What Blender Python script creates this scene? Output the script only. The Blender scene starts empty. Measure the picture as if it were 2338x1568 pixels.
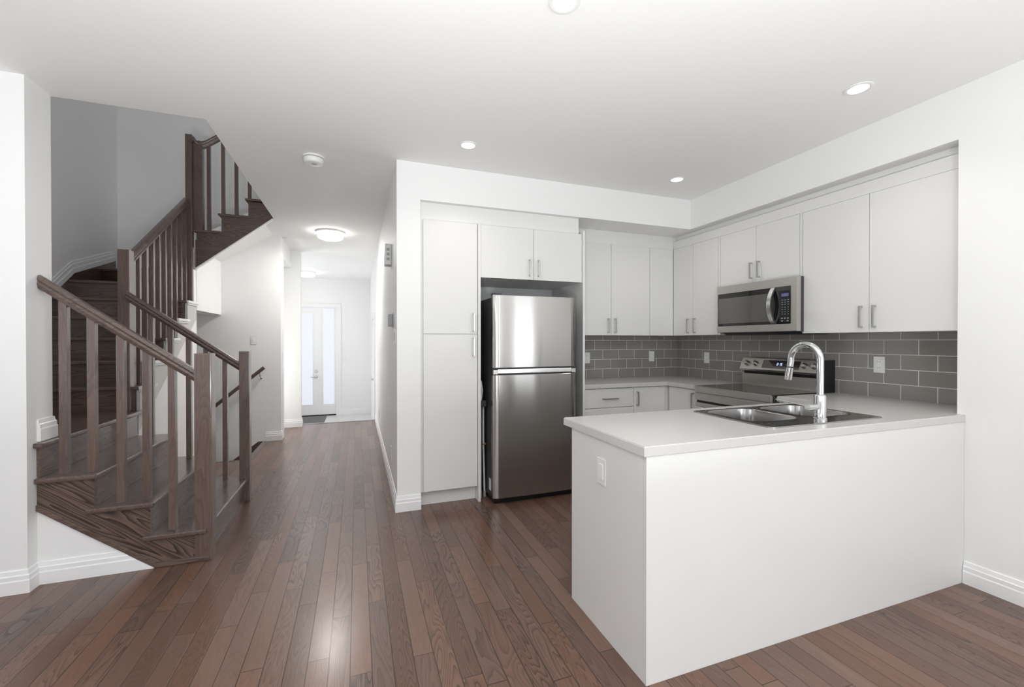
import bpy, bmesh, math, random
from mathutils import Vector, Matrix

random.seed(7)
scene = bpy.context.scene
COL = scene.collection

# ------------------------------------------------------------------ camera
CAM_H, YAW, PITCH, ROLL, FPX = 1.3139, 0.3466, -0.0060, 0.00046, 979.107
cam_data = bpy.data.cameras.new('camera')
cam_data.sensor_fit = 'HORIZONTAL'
cam_data.sensor_width = 36.0
cam_data.lens = FPX / 2338.0 * 36.0
cam_data.shift_y = 0.377 / 2338.0
cam_data.clip_start = 0.02
cam = bpy.data.objects.new('camera', cam_data)
COL.objects.link(cam)
cam.matrix_world = (Matrix.Translation((0, 0, CAM_H)) @ Matrix.Rotation(-YAW, 4, 'Z')
                    @ Matrix.Rotation(math.pi / 2 + PITCH, 4, 'X') @ Matrix.Rotation(-ROLL, 4, 'Z'))
scene.camera = cam

# ------------------------------------------------------------------ view, world
scene.view_settings.view_transform = 'Standard'
scene.view_settings.look = 'None'
scene.view_settings.gamma = 1.0
scene.view_settings.use_curve_mapping = False
scene.view_settings.exposure = 0.0
cy = scene.cycles
cy.max_bounces = 10
cy.diffuse_bounces = 8
cy.use_adaptive_sampling = True
cy.adaptive_threshold = 0.02
cy.glossy_bounces = 4
cy.transmission_bounces = 4
cy.use_denoising = True
cy.sample_clamp_indirect = 6.0
cy.caustics_reflective = False
cy.caustics_refractive = False
world = bpy.data.worlds.new('sky')
scene.world = world
world.use_nodes = True
world.node_tree.nodes['Background'].inputs[0].default_value = (0.80, 0.88, 1.0, 1)
world.node_tree.nodes['Background'].inputs[1].default_value = 1.0


def area_light(name, loc, direction, sx, sy, energy, color=(1, 1, 1), spread=None):
    d = bpy.data.lights.new(name, 'AREA')
    d.shape = 'RECTANGLE'
    d.size, d.size_y = sx, sy
    d.energy = energy
    d.color = color
    if spread:
        d.spread = spread
    o = bpy.data.objects.new(name, d)
    COL.objects.link(o)
    o.location = loc
    o.rotation_euler = Vector(direction).to_track_quat('-Z', 'Y').to_euler()
    return o


# daylight arriving through the living-room glazing behind the camera; the upward fills are added to brighten the ceiling
area_light('daylight_patio_door', (-0.9, -3.36, 1.25), (0, 1, 0), 2.3, 2.1, 5, (0.94, 0.985, 1.0))
area_light('daylight_window', (1.9, -3.36, 1.45), (0, 1, 0), 1.3, 1.5, 9, (0.94, 0.985, 1.0))
area_light('upward_fill_patio_door', (-0.9, -3.34, 1.1), (0, 1, 1.1), 2.2, 1.6, 11, (0.94, 0.985, 1.0))
area_light('upward_fill_window', (1.9, -3.34, 1.3), (0, 1, 1.1), 1.3, 1.1, 18, (0.94, 0.985, 1.0))
area_light('upward_fill_side', (-3.84, 0.2, 1.3), (1, 0, 1.1), 1.8, 1.1, 16, (0.94, 0.985, 1.0))
area_light('daylight_glass_door', (3.17, -1.95, 1.17), (-1, 0, 0), 1.4, 2.1, 24, (0.94, 0.985, 1.0))
area_light('upward_fill_glass_door', (3.15, -1.95, 1.0), (-1, 0, 1.1), 1.4, 1.6, 18, (0.94, 0.985, 1.0))
# unseen upward fills added behind the camera to brighten the ceiling
area_light('ceiling_fill_left', (-0.35, -0.25, 0.75), (0, 0, 1), 0.4, 0.4, 98, (0.96, 0.99, 1.0))
area_light('ceiling_fill_right', (0.4, -0.8, 0.75), (0, 0, 1), 0.4, 0.4, 58, (0.96, 0.99, 1.0))
for sx in (0.80, 2.60):
    sp = bpy.data.lights.new('dining_ceiling_spot', 'SPOT')
    sp.energy, sp.spot_size, sp.spot_blend, sp.shadow_soft_size, sp.color = 16, math.radians(125), 0.9, 0.045, (1.0, 0.95, 0.88)
    so = bpy.data.objects.new('dining_ceiling_spot', sp)
    COL.objects.link(so)
    so.location = (sx, 0.17, 2.69)
# unseen fills added upstairs, in entry, side room and basement for stairwell and hall
area_light('upstairs_fill', (-0.6, 4.6, 5.2), (-0.45, 0.1, -1), 1.2, 1.2, 15, (0.96, 0.97, 1.0))
area_light('entry_fill', (-2.1, 8.7, 0.3), (0.7, -0.6, 1.0), 1.2, 1.0, 36, (0.97, 0.99, 1))
area_light('side_room_fill', (-1.85, 6.92, 0.5), (1, 0, 0.9), 0.5, 0.5, 9, (0.97, 0.99, 1))
area_light('basement_fill', (-2.0, 5.95, -1.3), (0.75, 0, 1), 0.5, 0.5, 7, (1, 0.99, 0.97))

# ------------------------------------------------------------------ materials
MATS = {}


def new_mat(name):
    m = bpy.data.materials.new(name)
    m.use_nodes = True
    nt = m.node_tree
    b = nt.nodes['Principled BSDF']
    MATS[name] = m
    return m, nt, b


def N(nt, typ, **kw):
    n = nt.nodes.new(typ)
    for k, v in kw.items():
        setattr(n, k, v)
    return n


def L(nt, a, b):
    nt.links.new(a, b)


def setin(node, **kw):
    for k, v in kw.items():
        node.inputs[k.replace('_', ' ')].default_value = v


def M_(nt, op, a, b=None, c=None):
    n = nt.nodes.new('ShaderNodeMath')
    n.operation = op
    for i, v in enumerate((a, b, c)):
        if v is None:
            continue
        if isinstance(v, (int, float)):
            n.inputs[i].default_value = v
        else:
            nt.links.new(v, n.inputs[i])
    return n.outputs[0]


def plain(name, col, rough=0.5, metal=0.0, coat=0.0, spec=0.5, bump=0.0, bscale=200.0, vary=0.0):
    m, nt, b = new_mat(name)
    b.inputs['Base Color'].default_value = (*col, 1)
    b.inputs['Roughness'].default_value = rough
    b.inputs['Metallic'].default_value = metal
    b.inputs['Coat Weight'].default_value = coat
    b.inputs['Specular IOR Level'].default_value = spec
    tc = N(nt, 'ShaderNodeTexCoord')
    nz = N(nt, 'ShaderNodeTexNoise')
    nz.inputs['Scale'].default_value = bscale
    nz.inputs['Detail'].default_value = 2.0
    L(nt, tc.outputs['Object'], nz.inputs['Vector'])
    if bump:
        bp = N(nt, 'ShaderNodeBump')
        bp.inputs['Strength'].default_value = bump
        bp.inputs['Distance'].default_value = 0.001
        L(nt, nz.outputs['Fac'], bp.inputs['Height'])
        L(nt, bp.outputs['Normal'], b.inputs['Normal'])
    if vary:
        mr = N(nt, 'ShaderNodeMapRange')
        mr.inputs['To Min'].default_value = rough - vary
        mr.inputs['To Max'].default_value = rough + vary
        L(nt, nz.outputs['Fac'], mr.inputs['Value'])
        L(nt, mr.outputs['Result'], b.inputs['Roughness'])
    return m


def glow(name, col, strength, base=(0.9, 0.9, 0.9), rough=0.4):
    m = plain(name, base, rough)
    b = m.node_tree.nodes['Principled BSDF']
    b.inputs['Emission Color'].default_value = (*col, 1)
    b.inputs['Emission Strength'].default_value = strength
    return m


def ramp(nt, fac, stops):
    r = N(nt, 'ShaderNodeValToRGB')
    el = r.color_ramp.elements
    el[0].position, el[0].color = stops[0][0], (*stops[0][1], 1)
    el[1].position, el[1].color = stops[-1][0], (*stops[-1][1], 1)
    for p, c in stops[1:-1]:
        e = el.new(p)
        e.color = (*c, 1)
    L(nt, fac, r.inputs['Fac'])
    return r.outputs['Color']


def wood_floor():
    m, nt, b = new_mat('stained_oak_floor')
    geo = N(nt, 'ShaderNodeNewGeometry')
    sep = N(nt, 'ShaderNodeSeparateXYZ')
    L(nt, geo.outputs['Position'], sep.inputs[0])
    W = 0.0822
    xs = M_(nt, 'DIVIDE', M_(nt, 'ADD', sep.outputs['X'], 0.029 + W * 200), W)
    row = M_(nt, 'FLOOR', xs)
    fx = M_(nt, 'FRACT', xs)
    wn = N(nt, 'ShaderNodeTexWhiteNoise', noise_dimensions='1D')
    L(nt, row, wn.inputs['W'])
    off = M_(nt, 'MULTIPLY', wn.outputs['Value'], 7.3)
    wn2 = N(nt, 'ShaderNodeTexWhiteNoise', noise_dimensions='1D')
    L(nt, M_(nt, 'ADD', row, 51.7), wn2.inputs['W'])
    ln = M_(nt, 'MULTIPLY_ADD', wn2.outputs['Value'], 0.45, 0.62)
    ys = M_(nt, 'DIVIDE', M_(nt, 'ADD', M_(nt, 'ADD', sep.outputs['Y'], off), 40.0), ln)
    seg = M_(nt, 'FLOOR', ys)
    fy = M_(nt, 'FRACT', ys)
    cmb = N(nt, 'ShaderNodeCombineXYZ')
    L(nt, row, cmb.inputs['X'])
    L(nt, seg, cmb.inputs['Y'])
    wn3 = N(nt, 'ShaderNodeTexWhiteNoise', noise_dimensions='3D')
    L(nt, cmb.outputs[0], wn3.inputs['Vector'])
    rnd = wn3.outputs['Value']
    sepc = N(nt, 'ShaderNodeSeparateColor')
    L(nt, wn3.outputs['Color'], sepc.inputs[0])
    rnd2 = sepc.outputs['Green']
    # grain coordinates, shifted per plank
    gc = N(nt, 'ShaderNodeCombineXYZ')
    L(nt, M_(nt, 'MULTIPLY_ADD', rnd, 31.0, sep.outputs['X']), gc.inputs['X'])
    L(nt, M_(nt, 'MULTIPLY_ADD', rnd2, 57.0, sep.outputs['Y']), gc.inputs['Y'])
    L(nt, M_(nt, 'MULTIPLY', rnd, 9.0), gc.inputs['Z'])
    # cathedral grain: contour lines of a stretched noise field
    mp = N(nt, 'ShaderNodeMapping')
    mp.inputs['Scale'].default_value = (11.0, 1.5, 1.0)
    L(nt, gc.outputs[0], mp.inputs['Vector'])
    nz = N(nt, 'ShaderNodeTexNoise')
    setin(nz, Scale=1.0, Detail=1.5, Roughness=0.45, Distortion=0.35)
    L(nt, mp.outputs[0], nz.inputs['Vector'])
    freq = M_(nt, 'MULTIPLY_ADD', rnd2, 22.0, 12.0)
    ring = M_(nt, 'FRACT', M_(nt, 'MULTIPLY', nz.outputs['Fac'], freq))
    tri = M_(nt, 'MULTIPLY', M_(nt, 'POWER', ring, 2.2), M_(nt, 'MULTIPLY_ADD', M_(nt, 'POWER', sepc.outputs['Blue'], 1.6), 1.25, 0.14))
    # fine pores
    mp2 = N(nt, 'ShaderNodeMapping')
    mp2.inputs['Scale'].default_value = (420.0, 14.0, 1.0)
    L(nt, gc.outputs[0], mp2.inputs['Vector'])
    nz2 = N(nt, 'ShaderNodeTexNoise')
    setin(nz2, Scale=1.0, Detail=3.0, Roughness=0.6)
    L(nt, mp2.outputs[0], nz2.inputs['Vector'])
    gr = M_(nt, 'ADD', M_(nt, 'MULTIPLY', tri, 0.42), M_(nt, 'MULTIPLY', nz2.outputs['Fac'], 0.42))
    base = ramp(nt, gr, [(0.10, FLOOR_L), (0.42, FLOOR_M), (0.80, FLOOR_D)])
    hsv = N(nt, 'ShaderNodeHueSaturation')
    L(nt, base, hsv.inputs['Color'])
    L(nt, M_(nt, 'MULTIPLY_ADD', rnd, 0.42, 0.80), hsv.inputs['Value'])
    L(nt, M_(nt, 'MULTIPLY_ADD', rnd2, 0.22, 0.82), hsv.inputs['Saturation'])
    # joints
    ex = M_(nt, 'MINIMUM', fx, M_(nt, 'SUBTRACT', 1.0, fx))
    ey = M_(nt, 'MULTIPLY', M_(nt, 'MINIMUM', fy, M_(nt, 'SUBTRACT', 1.0, fy)), M_(nt, 'DIVIDE', ln, W))
    ed = M_(nt, 'MINIMUM', ex, ey)
    j = N(nt, 'ShaderNodeMapRange')
    j.inputs['From Min'].default_value = 0.010
    j.inputs['From Max'].default_value = 0.030
    L(nt, ed, j.inputs['Value'])
    mix = N(nt, 'ShaderNodeMix', data_type='RGBA')
    L(nt, j.outputs['Result'], mix.inputs['Factor'])
    mix.inputs['A'].default_value = (0.022, 0.012, 0.009, 1)
    L(nt, hsv.outputs['Color'], mix.inputs['B'])
    L(nt, mix.outputs['Result'], b.inputs['Base Color'])
    b.inputs['Roughness'].default_value = 0.36
    b.inputs['Coat Weight'].default_value = 0.45
    b.inputs['Coat Roughness'].default_value = 0.22
    b.inputs['Specular IOR Level'].default_value = 0.3
    bp = N(nt, 'ShaderNodeBump')
    bp.inputs['Strength'].default_value = 0.35
    bp.inputs['Distance'].default_value = 0.002
    hh = M_(nt, 'ADD', j.outputs['Result'], M_(nt, 'MULTIPLY', gr, -0.12))
    L(nt, hh, bp.inputs['Height'])
    L(nt, bp.outputs['Normal'], b.inputs['Normal'])
    return m


def wood(name, axis, light, mid, dark, rough=0.35, coat=0.7, ringk=0.45, slope=0.0):
    m, nt, b = new_mat(name)
    tc = N(nt, 'ShaderNodeTexCoord')
    oi = N(nt, 'ShaderNodeObjectInfo')
    add = N(nt, 'ShaderNodeVectorMath', operation='ADD')
    cmb = N(nt, 'ShaderNodeCombineXYZ')
    for i in range(3):
        L(nt, M_(nt, 'MULTIPLY', oi.outputs['Random'], 13.0 + 5 * i), cmb.inputs[i])
    L(nt, tc.outputs['Object'], add.inputs[0])
    L(nt, cmb.outputs[0], add.inputs[1])
    if slope:
        rt = N(nt, 'ShaderNodeMapping')
        rt.inputs['Rotation'].default_value = (0, slope, 0)
        L(nt, add.outputs[0], rt.inputs['Vector'])
        add = rt
    mp = N(nt, 'ShaderNodeMapping')
    s = [12.0, 12.0, 12.0]
    s['XYZ'.index(axis)] = 1.3
    mp.inputs['Scale'].default_value = s
    L(nt, add.outputs[0], mp.inputs['Vector'])
    nz = N(nt, 'ShaderNodeTexNoise')
    setin(nz, Scale=1.0, Detail=1.5, Roughness=0.45, Distortion=0.3)
    L(nt, mp.outputs[0], nz.inputs['Vector'])
    ring = M_(nt, 'POWER', M_(nt, 'FRACT', M_(nt, 'MULTIPLY', nz.outputs['Fac'], 15.0)), 2.0)
    mp2 = N(nt, 'ShaderNodeMapping')
    s2 = [300.0, 300.0, 300.0]
    s2['XYZ'.index(axis)] = 9.0
    mp2.inputs['Scale'].default_value = s2
    L(nt, add.outputs[0], mp2.inputs['Vector'])
    nz2 = N(nt, 'ShaderNodeTexNoise')
    setin(nz2, Scale=1.0, Detail=2.0, Roughness=0.6)
    L(nt, mp2.outputs[0], nz2.inputs['Vector'])
    gr = M_(nt, 'ADD', M_(nt, 'MULTIPLY', ring, ringk), M_(nt, 'MULTIPLY', nz2.outputs['Fac'], 0.45))
    c = ramp(nt, gr, [(0.1, light), (0.42, mid), (0.85, dark)])
    hsv = N(nt, 'ShaderNodeHueSaturation')
    L(nt, c, hsv.inputs['Color'])
    L(nt, M_(nt, 'MULTIPLY_ADD', oi.outputs['Random'], 0.25, 0.88), hsv.inputs['Value'])
    L(nt, hsv.outputs['Color'], b.inputs['Base Color'])
    b.inputs['Roughness'].default_value = rough
    b.inputs['Coat Weight'].default_value = coat
    b.inputs['Coat Roughness'].default_value = 0.16
    b.inputs['Coat IOR'].default_value = 1.6
    return m


def tiles(name, axis, origin, z0, bw, bh, col1, col2, mortar, rough):
    """running-bond tiles: axis = horizontal world axis of the wall"""
    m, nt, b = new_mat(name)
    geo = N(nt, 'ShaderNodeNewGeometry')
    sep = N(nt, 'ShaderNodeSeparateXYZ')
    L(nt, geo.outputs['Position'], sep.inputs[0])
    cmb = N(nt, 'ShaderNodeCombineXYZ')
    L(nt, M_(nt, 'SUBTRACT', sep.outputs[axis], origin - 20 * bw), cmb.inputs['X'])
    L(nt, M_(nt, 'SUBTRACT', sep.outputs['Z'], z0 - 10 * bh), cmb.inputs['Y'])
    br = N(nt, 'ShaderNodeTexBrick')
    br.offset = 0.5
    setin(br, Scale=1.0)
    br.inputs['Brick Width'].default_value = bw
    br.inputs['Row Height'].default_value = bh
    br.inputs['Mortar Size'].default_value = 0.0021
    br.inputs['Mortar Smooth'].default_value = 0.15
    br.inputs['Bias'].default_value = 0.0
    br.inputs['Color1'].default_value = (*col1, 1)
    br.inputs['Color2'].default_value = (*col2, 1)
    br.inputs['Mortar'].default_value = (*mortar, 1)
    L(nt, cmb.outputs[0], br.inputs['Vector'])
    L(nt, br.outputs['Color'], b.inputs['Base Color'])
    mr = N(nt, 'ShaderNodeMapRange')
    mr.inputs['To Min'].default_value = rough
    mr.inputs['To Max'].default_value = 0.8
    L(nt, br.outputs['Fac'], mr.inputs['Value'])
    L(nt, mr.outputs['Result'], b.inputs['Roughness'])
    bp = N(nt, 'ShaderNodeBump')
    bp.inputs['Strength'].default_value = 0.5
    bp.inputs['Distance'].default_value = 0.002
    nz = N(nt, 'ShaderNodeTexNoise')
    nz.inputs['Scale'].default_value = 12.0
    L(nt, geo.outputs['Position'], nz.inputs['Vector'])
    h = M_(nt, 'ADD', M_(nt, 'SUBTRACT', 1.0, br.outputs['Fac']), M_(nt, 'MULTIPLY', nz.outputs['Fac'], 0.10))
    L(nt, h, bp.inputs['Height'])
    L(nt, bp.outputs['Normal'], b.inputs['Normal'])
    return m


def steel(name, col, rough, stretch, bump=0.02, aniso=0.0):
    m, nt, b = new_mat(name)
    b.inputs['Metallic'].default_value = 1.0
    b.inputs['Base Color'].default_value = (*col, 1)
    tc = N(nt, 'ShaderNodeTexCoord')
    mp = N(nt, 'ShaderNodeMapping')
    mp.inputs['Scale'].default_value = stretch
    L(nt, tc.outputs['Object'], mp.inputs['Vector'])
    nz = N(nt, 'ShaderNodeTexNoise')
    setin(nz, Scale=1.0, Detail=2.0, Roughness=0.5)
    L(nt, mp.outputs[0], nz.inputs['Vector'])
    mr = N(nt, 'ShaderNodeMapRange')
    mr.inputs['To Min'].default_value = rough * 0.94
    mr.inputs['To Max'].default_value = rough * 1.06
    L(nt, nz.outputs['Fac'], mr.inputs['Value'])
    L(nt, mr.outputs['Result'], b.inputs['Roughness'])
    if aniso:
        b.inputs['Anisotropic'].default_value = aniso
        tg = N(nt, 'ShaderNodeTangent', direction_type='RADIAL', axis='X')
        L(nt, tg.outputs[0], b.inputs['Tangent'])
    if bump:
        mp2 = N(nt, 'ShaderNodeMapping')
        mp2.inputs['Scale'].default_value = (5.0, 5.0, 0.35)
        L(nt, tc.outputs['Object'], mp2.inputs['Vector'])
        nz2 = N(nt, 'ShaderNodeTexNoise')
        setin(nz2, Scale=1.0, Detail=1.0)
        L(nt, mp2.outputs[0], nz2.inputs['Vector'])
        bp = N(nt, 'ShaderNodeBump')
        bp.inputs['Strength'].default_value = bump
        bp.inputs['Distance'].default_value = 0.05
        L(nt, nz2.outputs['Fac'], bp.inputs['Height'])
        L(nt, bp.outputs['Normal'], b.inputs['Normal'])
    return m


FLOOR_L, FLOOR_M, FLOOR_D = (0.165, 0.088, 0.058), (0.112, 0.057, 0.038), (0.024, 0.012, 0.009)
WOOD_L, WOOD_M, WOOD_D = (0.150, 0.100, 0.080), (0.095, 0.060, 0.048), (0.040, 0.023, 0.019)
FLOOR = wood_floor()
WX = wood('stained_wood_along_x', 'X', WOOD_L, WOOD_M, WOOD_D)
WXB = wood('stained_wood_bold_grain', 'X', (0.175, 0.115, 0.085), (0.100, 0.062, 0.048), (0.026, 0.015, 0.012), ringk=0.85, slope=-0.62)
WY = wood('stained_wood_along_y', 'Y', WOOD_L, WOOD_M, WOOD_D)
WZ = wood('stained_wood_upright', 'Z', WOOD_L, WOOD_M, WOOD_D, ringk=0.22)
PALE = plain('glare_grey_wood', (0.56, 0.545, 0.53), 0.4, bump=0.05, bscale=90)  # pale colour stands in for glare on the stained second-flight stringer
WALL = plain('white_wall_paint', (0.86, 0.86, 0.855), 0.6, bump=0.05, bscale=350)
CEIL = plain('white_ceiling_paint', (0.88, 0.88, 0.875), 0.8, bump=0.05, bscale=250)
TRIM = plain('white_trim_paint', (0.86, 0.86, 0.86), 0.35, vary=0.03)
CAB = plain('white_cabinet_laminate', (0.765, 0.76, 0.742), 0.42, bump=0.03, bscale=500)
CABIN = plain('cabinet_interior', (0.45, 0.45, 0.44), 0.6)
QUARTZ = plain('pale_quartz', (0.61, 0.60, 0.582), 0.18, vary=0.04, bscale=60)
TILE_BACK = tiles('grey_subway_tile_back', 'X', 2.294 + 0.1, 0.912, 0.2015, 0.1022,
                  (0.262, 0.247, 0.233), (0.290, 0.274, 0.258), (0.78, 0.77, 0.74), 0.12)
TILE_SIDE = tiles('grey_subway_tile_side', 'Y', 2.448 + 0.1, 0.912, 0.199, 0.1022,
                  (0.262, 0.247, 0.233), (0.290, 0.274, 0.258), (0.78, 0.76, 0.73), 0.12)
FOYER = tiles('pale_floor_tile', 'X', 0.0, 0.0, 0.6, 0.6, (0.66, 0.66, 0.65), (0.68, 0.68, 0.67), (0.5, 0.5, 0.5), 0.25)
STEEL = steel('brushed_stainless', (0.45, 0.435, 0.42), 0.19, (3.0, 3.0, 400.0), bump=0.07, aniso=0.97)
STEEL_F = steel('brushed_stainless_trim', (0.60, 0.57, 0.545), 0.36, (3.0, 3.0, 500.0), bump=0.0)
KNOB = steel('dark_brushed_steel', (0.36, 0.33, 0.31), 0.3, (50, 50, 50), bump=0.0)
STEEL_B = steel('bright_steel', (0.80, 0.80, 0.80), 0.2, (50, 50, 50), bump=0.0)
SINKS = steel('sink_steel', (0.46, 0.45, 0.44), 0.18, (60, 60, 60), bump=0.0)
CHROME = steel('chrome', (0.62, 0.63, 0.64), 0.07, (10, 10, 10), bump=0.0)
NICKEL = steel('brushed_nickel', (0.55, 0.54, 0.53), 0.3, (200, 200, 200), bump=0.0)
DARKSTEEL = plain('dark_grey_enamel', (0.045, 0.045, 0.048), 0.4)
BLACK = plain('black_plastic', (0.008, 0.008, 0.009), 0.35)
GLASSBLK = plain('black_glass', (0.010, 0.009, 0.009), 0.05, coat=0.5)
OVENGLASS = plain('tinted_oven_glass', (0.030, 0.026, 0.024), 0.04, coat=1.0)
MWINDOW = plain('microwave_mesh_window', (0.085, 0.080, 0.078), 0.10, coat=1.0, spec=0.8)
WPLASTIC = plain('white_plastic', (0.82, 0.82, 0.81), 0.35)
GPLASTIC = plain('grey_plastic', (0.30, 0.30, 0.30), 0.45)
DGPLASTIC = plain('dark_slate_plastic', (0.05, 0.052, 0.06), 0.5)
GREYPLATE = plain('pale_grey_plastic', (0.45, 0.45, 0.45), 0.45)
LAMP = glow('lamp_lens', (1.0, 0.97, 0.92), 6.0)
LAMPGLASS = glow('opal_lamp_glass', (1.0, 0.97, 0.93), 12.0)
LAMPFACE = glow('opal_lamp_face', (1.0, 0.97, 0.93), 165.0)
LAMPGLASS2 = glow('opal_lamp_glass_entry', (1.0, 0.97, 0.93), 9.0)
FROST = glow('frosted_daylight_glass', (0.84, 0.89, 1.0), 0.74, base=(0.25, 0.25, 0.27), rough=0.3)
DISPLAY = glow('blue_display', (0.18, 0.16, 0.45), 0.5, base=(0.02, 0.02, 0.03))
DIGITS = glow('blue_digits', (0.45, 0.55, 1.0), 2.0, base=(0.1, 0.1, 0.2))
MARKS = plain('keypad_print', (0.35, 0.35, 0.37), 0.5)
MAT_GREY = plain('grey_mat_pile', (0.16, 0.155, 0.155), 0.95, bump=0.8, bscale=300)
ORANGE = plain('orange_twist_tie', (0.45, 0.2, 0.05), 0.6)

# ------------------------------------------------------------------ mesh helpers
ORG = {}


def BM():
    return bmesh.new()


def bevel_new(bm, faces, w, seg=2):
    es = list({e for f in faces for e in f.edges})
    bmesh.ops.bevel(bm, geom=es, offset=w, segments=seg, profile=0.7, affect='EDGES', clamp_overlap=True)


def box(bm, x0, x1, y0, y1, z0, z1, bev=0.0, seg=2):
    vs = [bm.verts.new((x, y, z)) for z in (z0, z1) for y in (y0, y1) for x in (x0, x1)]
    idx = [(0, 2, 3, 1), (4, 5, 7, 6), (0, 1, 5, 4), (2, 6, 7, 3), (0, 4, 6, 2), (1, 3, 7, 5)]
    fs = [bm.faces.new([vs[i] for i in f]) for f in idx]
    if bev:
        bevel_new(bm, fs, bev, seg)
    return bm


def prism(bm, pts, axis, a, b, bev=0.0):
    """polygon pts in the two other axes (X: y,z; Y: x,z; Z: x,y) extruded from a to b"""
    def mk(p, t):
        return {'X': (t, p[0], p[1]), 'Y': (p[0], t, p[1]), 'Z': (p[0], p[1], t)}[axis]
    v0 = [bm.verts.new(mk(p, a)) for p in pts]
    v1 = [bm.verts.new(mk(p, b)) for p in pts]
    fs = [bm.faces.new(v0), bm.faces.new(list(reversed(v1)))]
    n = len(pts)
    for i in range(n):
        fs.append(bm.faces.new((v0[i], v1[i], v1[(i + 1) % n], v0[(i + 1) % n])))
    bmesh.ops.recalc_face_normals(bm, faces=fs)
    if bev:
        bevel_new(bm, fs, bev)
    return bm


def loft(bm, loops, cap0=True, cap1=True, closed=True):
    rows = [[bm.verts.new(p) for p in lp] for lp in loops]
    fs = []
    n = len(rows[0])
    for a, b in zip(rows, rows[1:]):
        for i in range(n if closed else n - 1):
            fs.append(bm.faces.new((a[i], a[(i + 1) % n], b[(i + 1) % n], b[i])))
    if cap0:
        fs.append(bm.faces.new(list(reversed(rows[0]))))
    if cap1:
        fs.append(bm.faces.new(rows[-1]))
    bmesh.ops.recalc_face_normals(bm, faces=fs)
    return bm


def tube(bm, pts, r, seg=14, radii=None):
    pts = [Vector(p) for p in pts]
    loops = []
    ref = None
    for i, p in enumerate(pts):
        d = (pts[min(i + 1, len(pts) - 1)] - pts[max(i - 1, 0)]).normalized()
        if ref is None:
            ref = Vector((0, 0, 1)) if abs(d.z) < 0.9 else Vector((1, 0, 0))
        u = (ref - d * ref.dot(d)).normalized()
        v = d.cross(u)
        ref = u
        rr = radii[i] if radii else r
        loops.append([p + (u * math.cos(t) + v * math.sin(t)) * rr
                      for t in [2 * math.pi * k / seg for k in range(seg)]])
    return loft(bm, loops)


def lathe(bm, prof, c, axis='Z', seg=32, sign=1, cap=True):
    """prof = [(radius, height)...] about the axis through c"""
    loops = []
    c = Vector(c)
    for r, h in prof:
        lp = []
        for k in range(seg):
            t = 2 * math.pi * k / seg
            a, b = max(r, 1e-5) * math.cos(t), max(r, 1e-5) * math.sin(t)
            q = {'Z': (a, b, h * sign), 'X': (h * sign, a, b), 'Y': (a, h * sign, b)}[axis]
            lp.append(c + Vector(q))
        loops.append(lp)
    return loft(bm, loops, cap, cap)


def sweep(bm, prof, path):
    """profile (side, up) swept along a path, ends cut plumb"""
    path = [Vector(p) for p in path]
    loops = []
    for i, p in enumerate(path):
        d = path[min(i + 1, len(path) - 1)] - path[max(i - 1, 0)]
        d.z = 0
        d.normalize()
        side = Vector((d.y, -d.x, 0))
        loops.append([p + side * s + Vector((0, 0, u)) for s, u in prof])
    return loft(bm, loops)


def moulding(bm, prof, path, flip=1):
    """profile (out, up) along an XY path at height z, mitred at the corners"""
    pts = [Vector((p[0], p[1], 0)) for p in path]
    z = path[0][2] if len(path[0]) > 2 else 0.0
    loops = []
    for i, p in enumerate(pts):
        ds = []
        if i > 0:
            ds.append((pts[i] - pts[i - 1]).normalized())
        if i < len(pts) - 1:
            ds.append((pts[i + 1] - pts[i]).normalized())
        ns = [Vector((d.y, -d.x, 0)) * flip for d in ds]
        n = sum(ns, Vector()).normalized()
        k = 1.0 / max(0.2, n.dot(ns[0]))
        loops.append([p + n * (o * k) + Vector((0, 0, z + u)) for o, u in prof])
    return loft(bm, loops)


def slab_with_holes(bm, outer, holes, z0, z1, bev=0.0):
    edges = []
    outer_set = []
    for loop in [outer] + holes:
        vs = [bm.verts.new((p[0], p[1], z1)) for p in loop]
        if loop is outer:
            outer_set = vs
        for i in range(len(vs)):
            edges.append(bm.edges.new((vs[i], vs[(i + 1) % len(vs)])))
    r = bmesh.ops.triangle_fill(bm, edges=edges, use_beauty=True, use_dissolve=False, normal=(0, 0, 1))
    faces = [f for f in r['geom'] if isinstance(f, bmesh.types.BMFace)]
    ex = bmesh.ops.extrude_face_region(bm, geom=faces, use_keep_orig=True)
    for g in ex['geom']:
        if isinstance(g, bmesh.types.BMVert):
            g.co.z = z0
    bmesh.ops.recalc_face_normals(bm, faces=bm.faces)
    if bev:
        os_ = set(outer_set)
        es = [e for e in bm.edges if e.verts[0] in os_ and e.verts[1] in os_ and len(e.link_faces) == 2
              and e.calc_face_angle(0) > 0.5]
        bmesh.ops.bevel(bm, geom=es, offset=bev, segments=2, affect='EDGES')
    return bm


def rrect(x0, x1, y0, y1, r, n=6):
    out = []
    for cx, cy_, a0 in ((x1 - r, y1 - r, 0), (x0 + r, y1 - r, 90), (x0 + r, y0 + r, 180), (x1 - r, y0 + r, 270)):
        for k in range(n + 1):
            t = math.radians(a0 + 90 * k / n)
            out.append((cx + r * math.cos(t), cy_ + r * math.sin(t)))
    return out


def link(name, bm, mat, org, smooth=None):
    me = bpy.data.meshes.new(name)
    for v in bm.verts:
        v.co -= org
    bm.to_mesh(me)
    bm.free()
    me.materials.append(mat)
    if smooth:
        for p in me.polygons:
            p.use_smooth = True
        me.set_sharp_from_angle(angle=math.radians(smooth))
    o = bpy.data.objects.new(name, me)
    COL.objects.link(o)
    return o


def part(parent, name, bm, mat, smooth=None, label=None):
    org = ORG[parent.as_pointer()]
    o = link(name, bm, mat, org, smooth)
    o.parent = parent
    ORG[o.as_pointer()] = org
    if label:
        o['label'] = label
    return o


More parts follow.
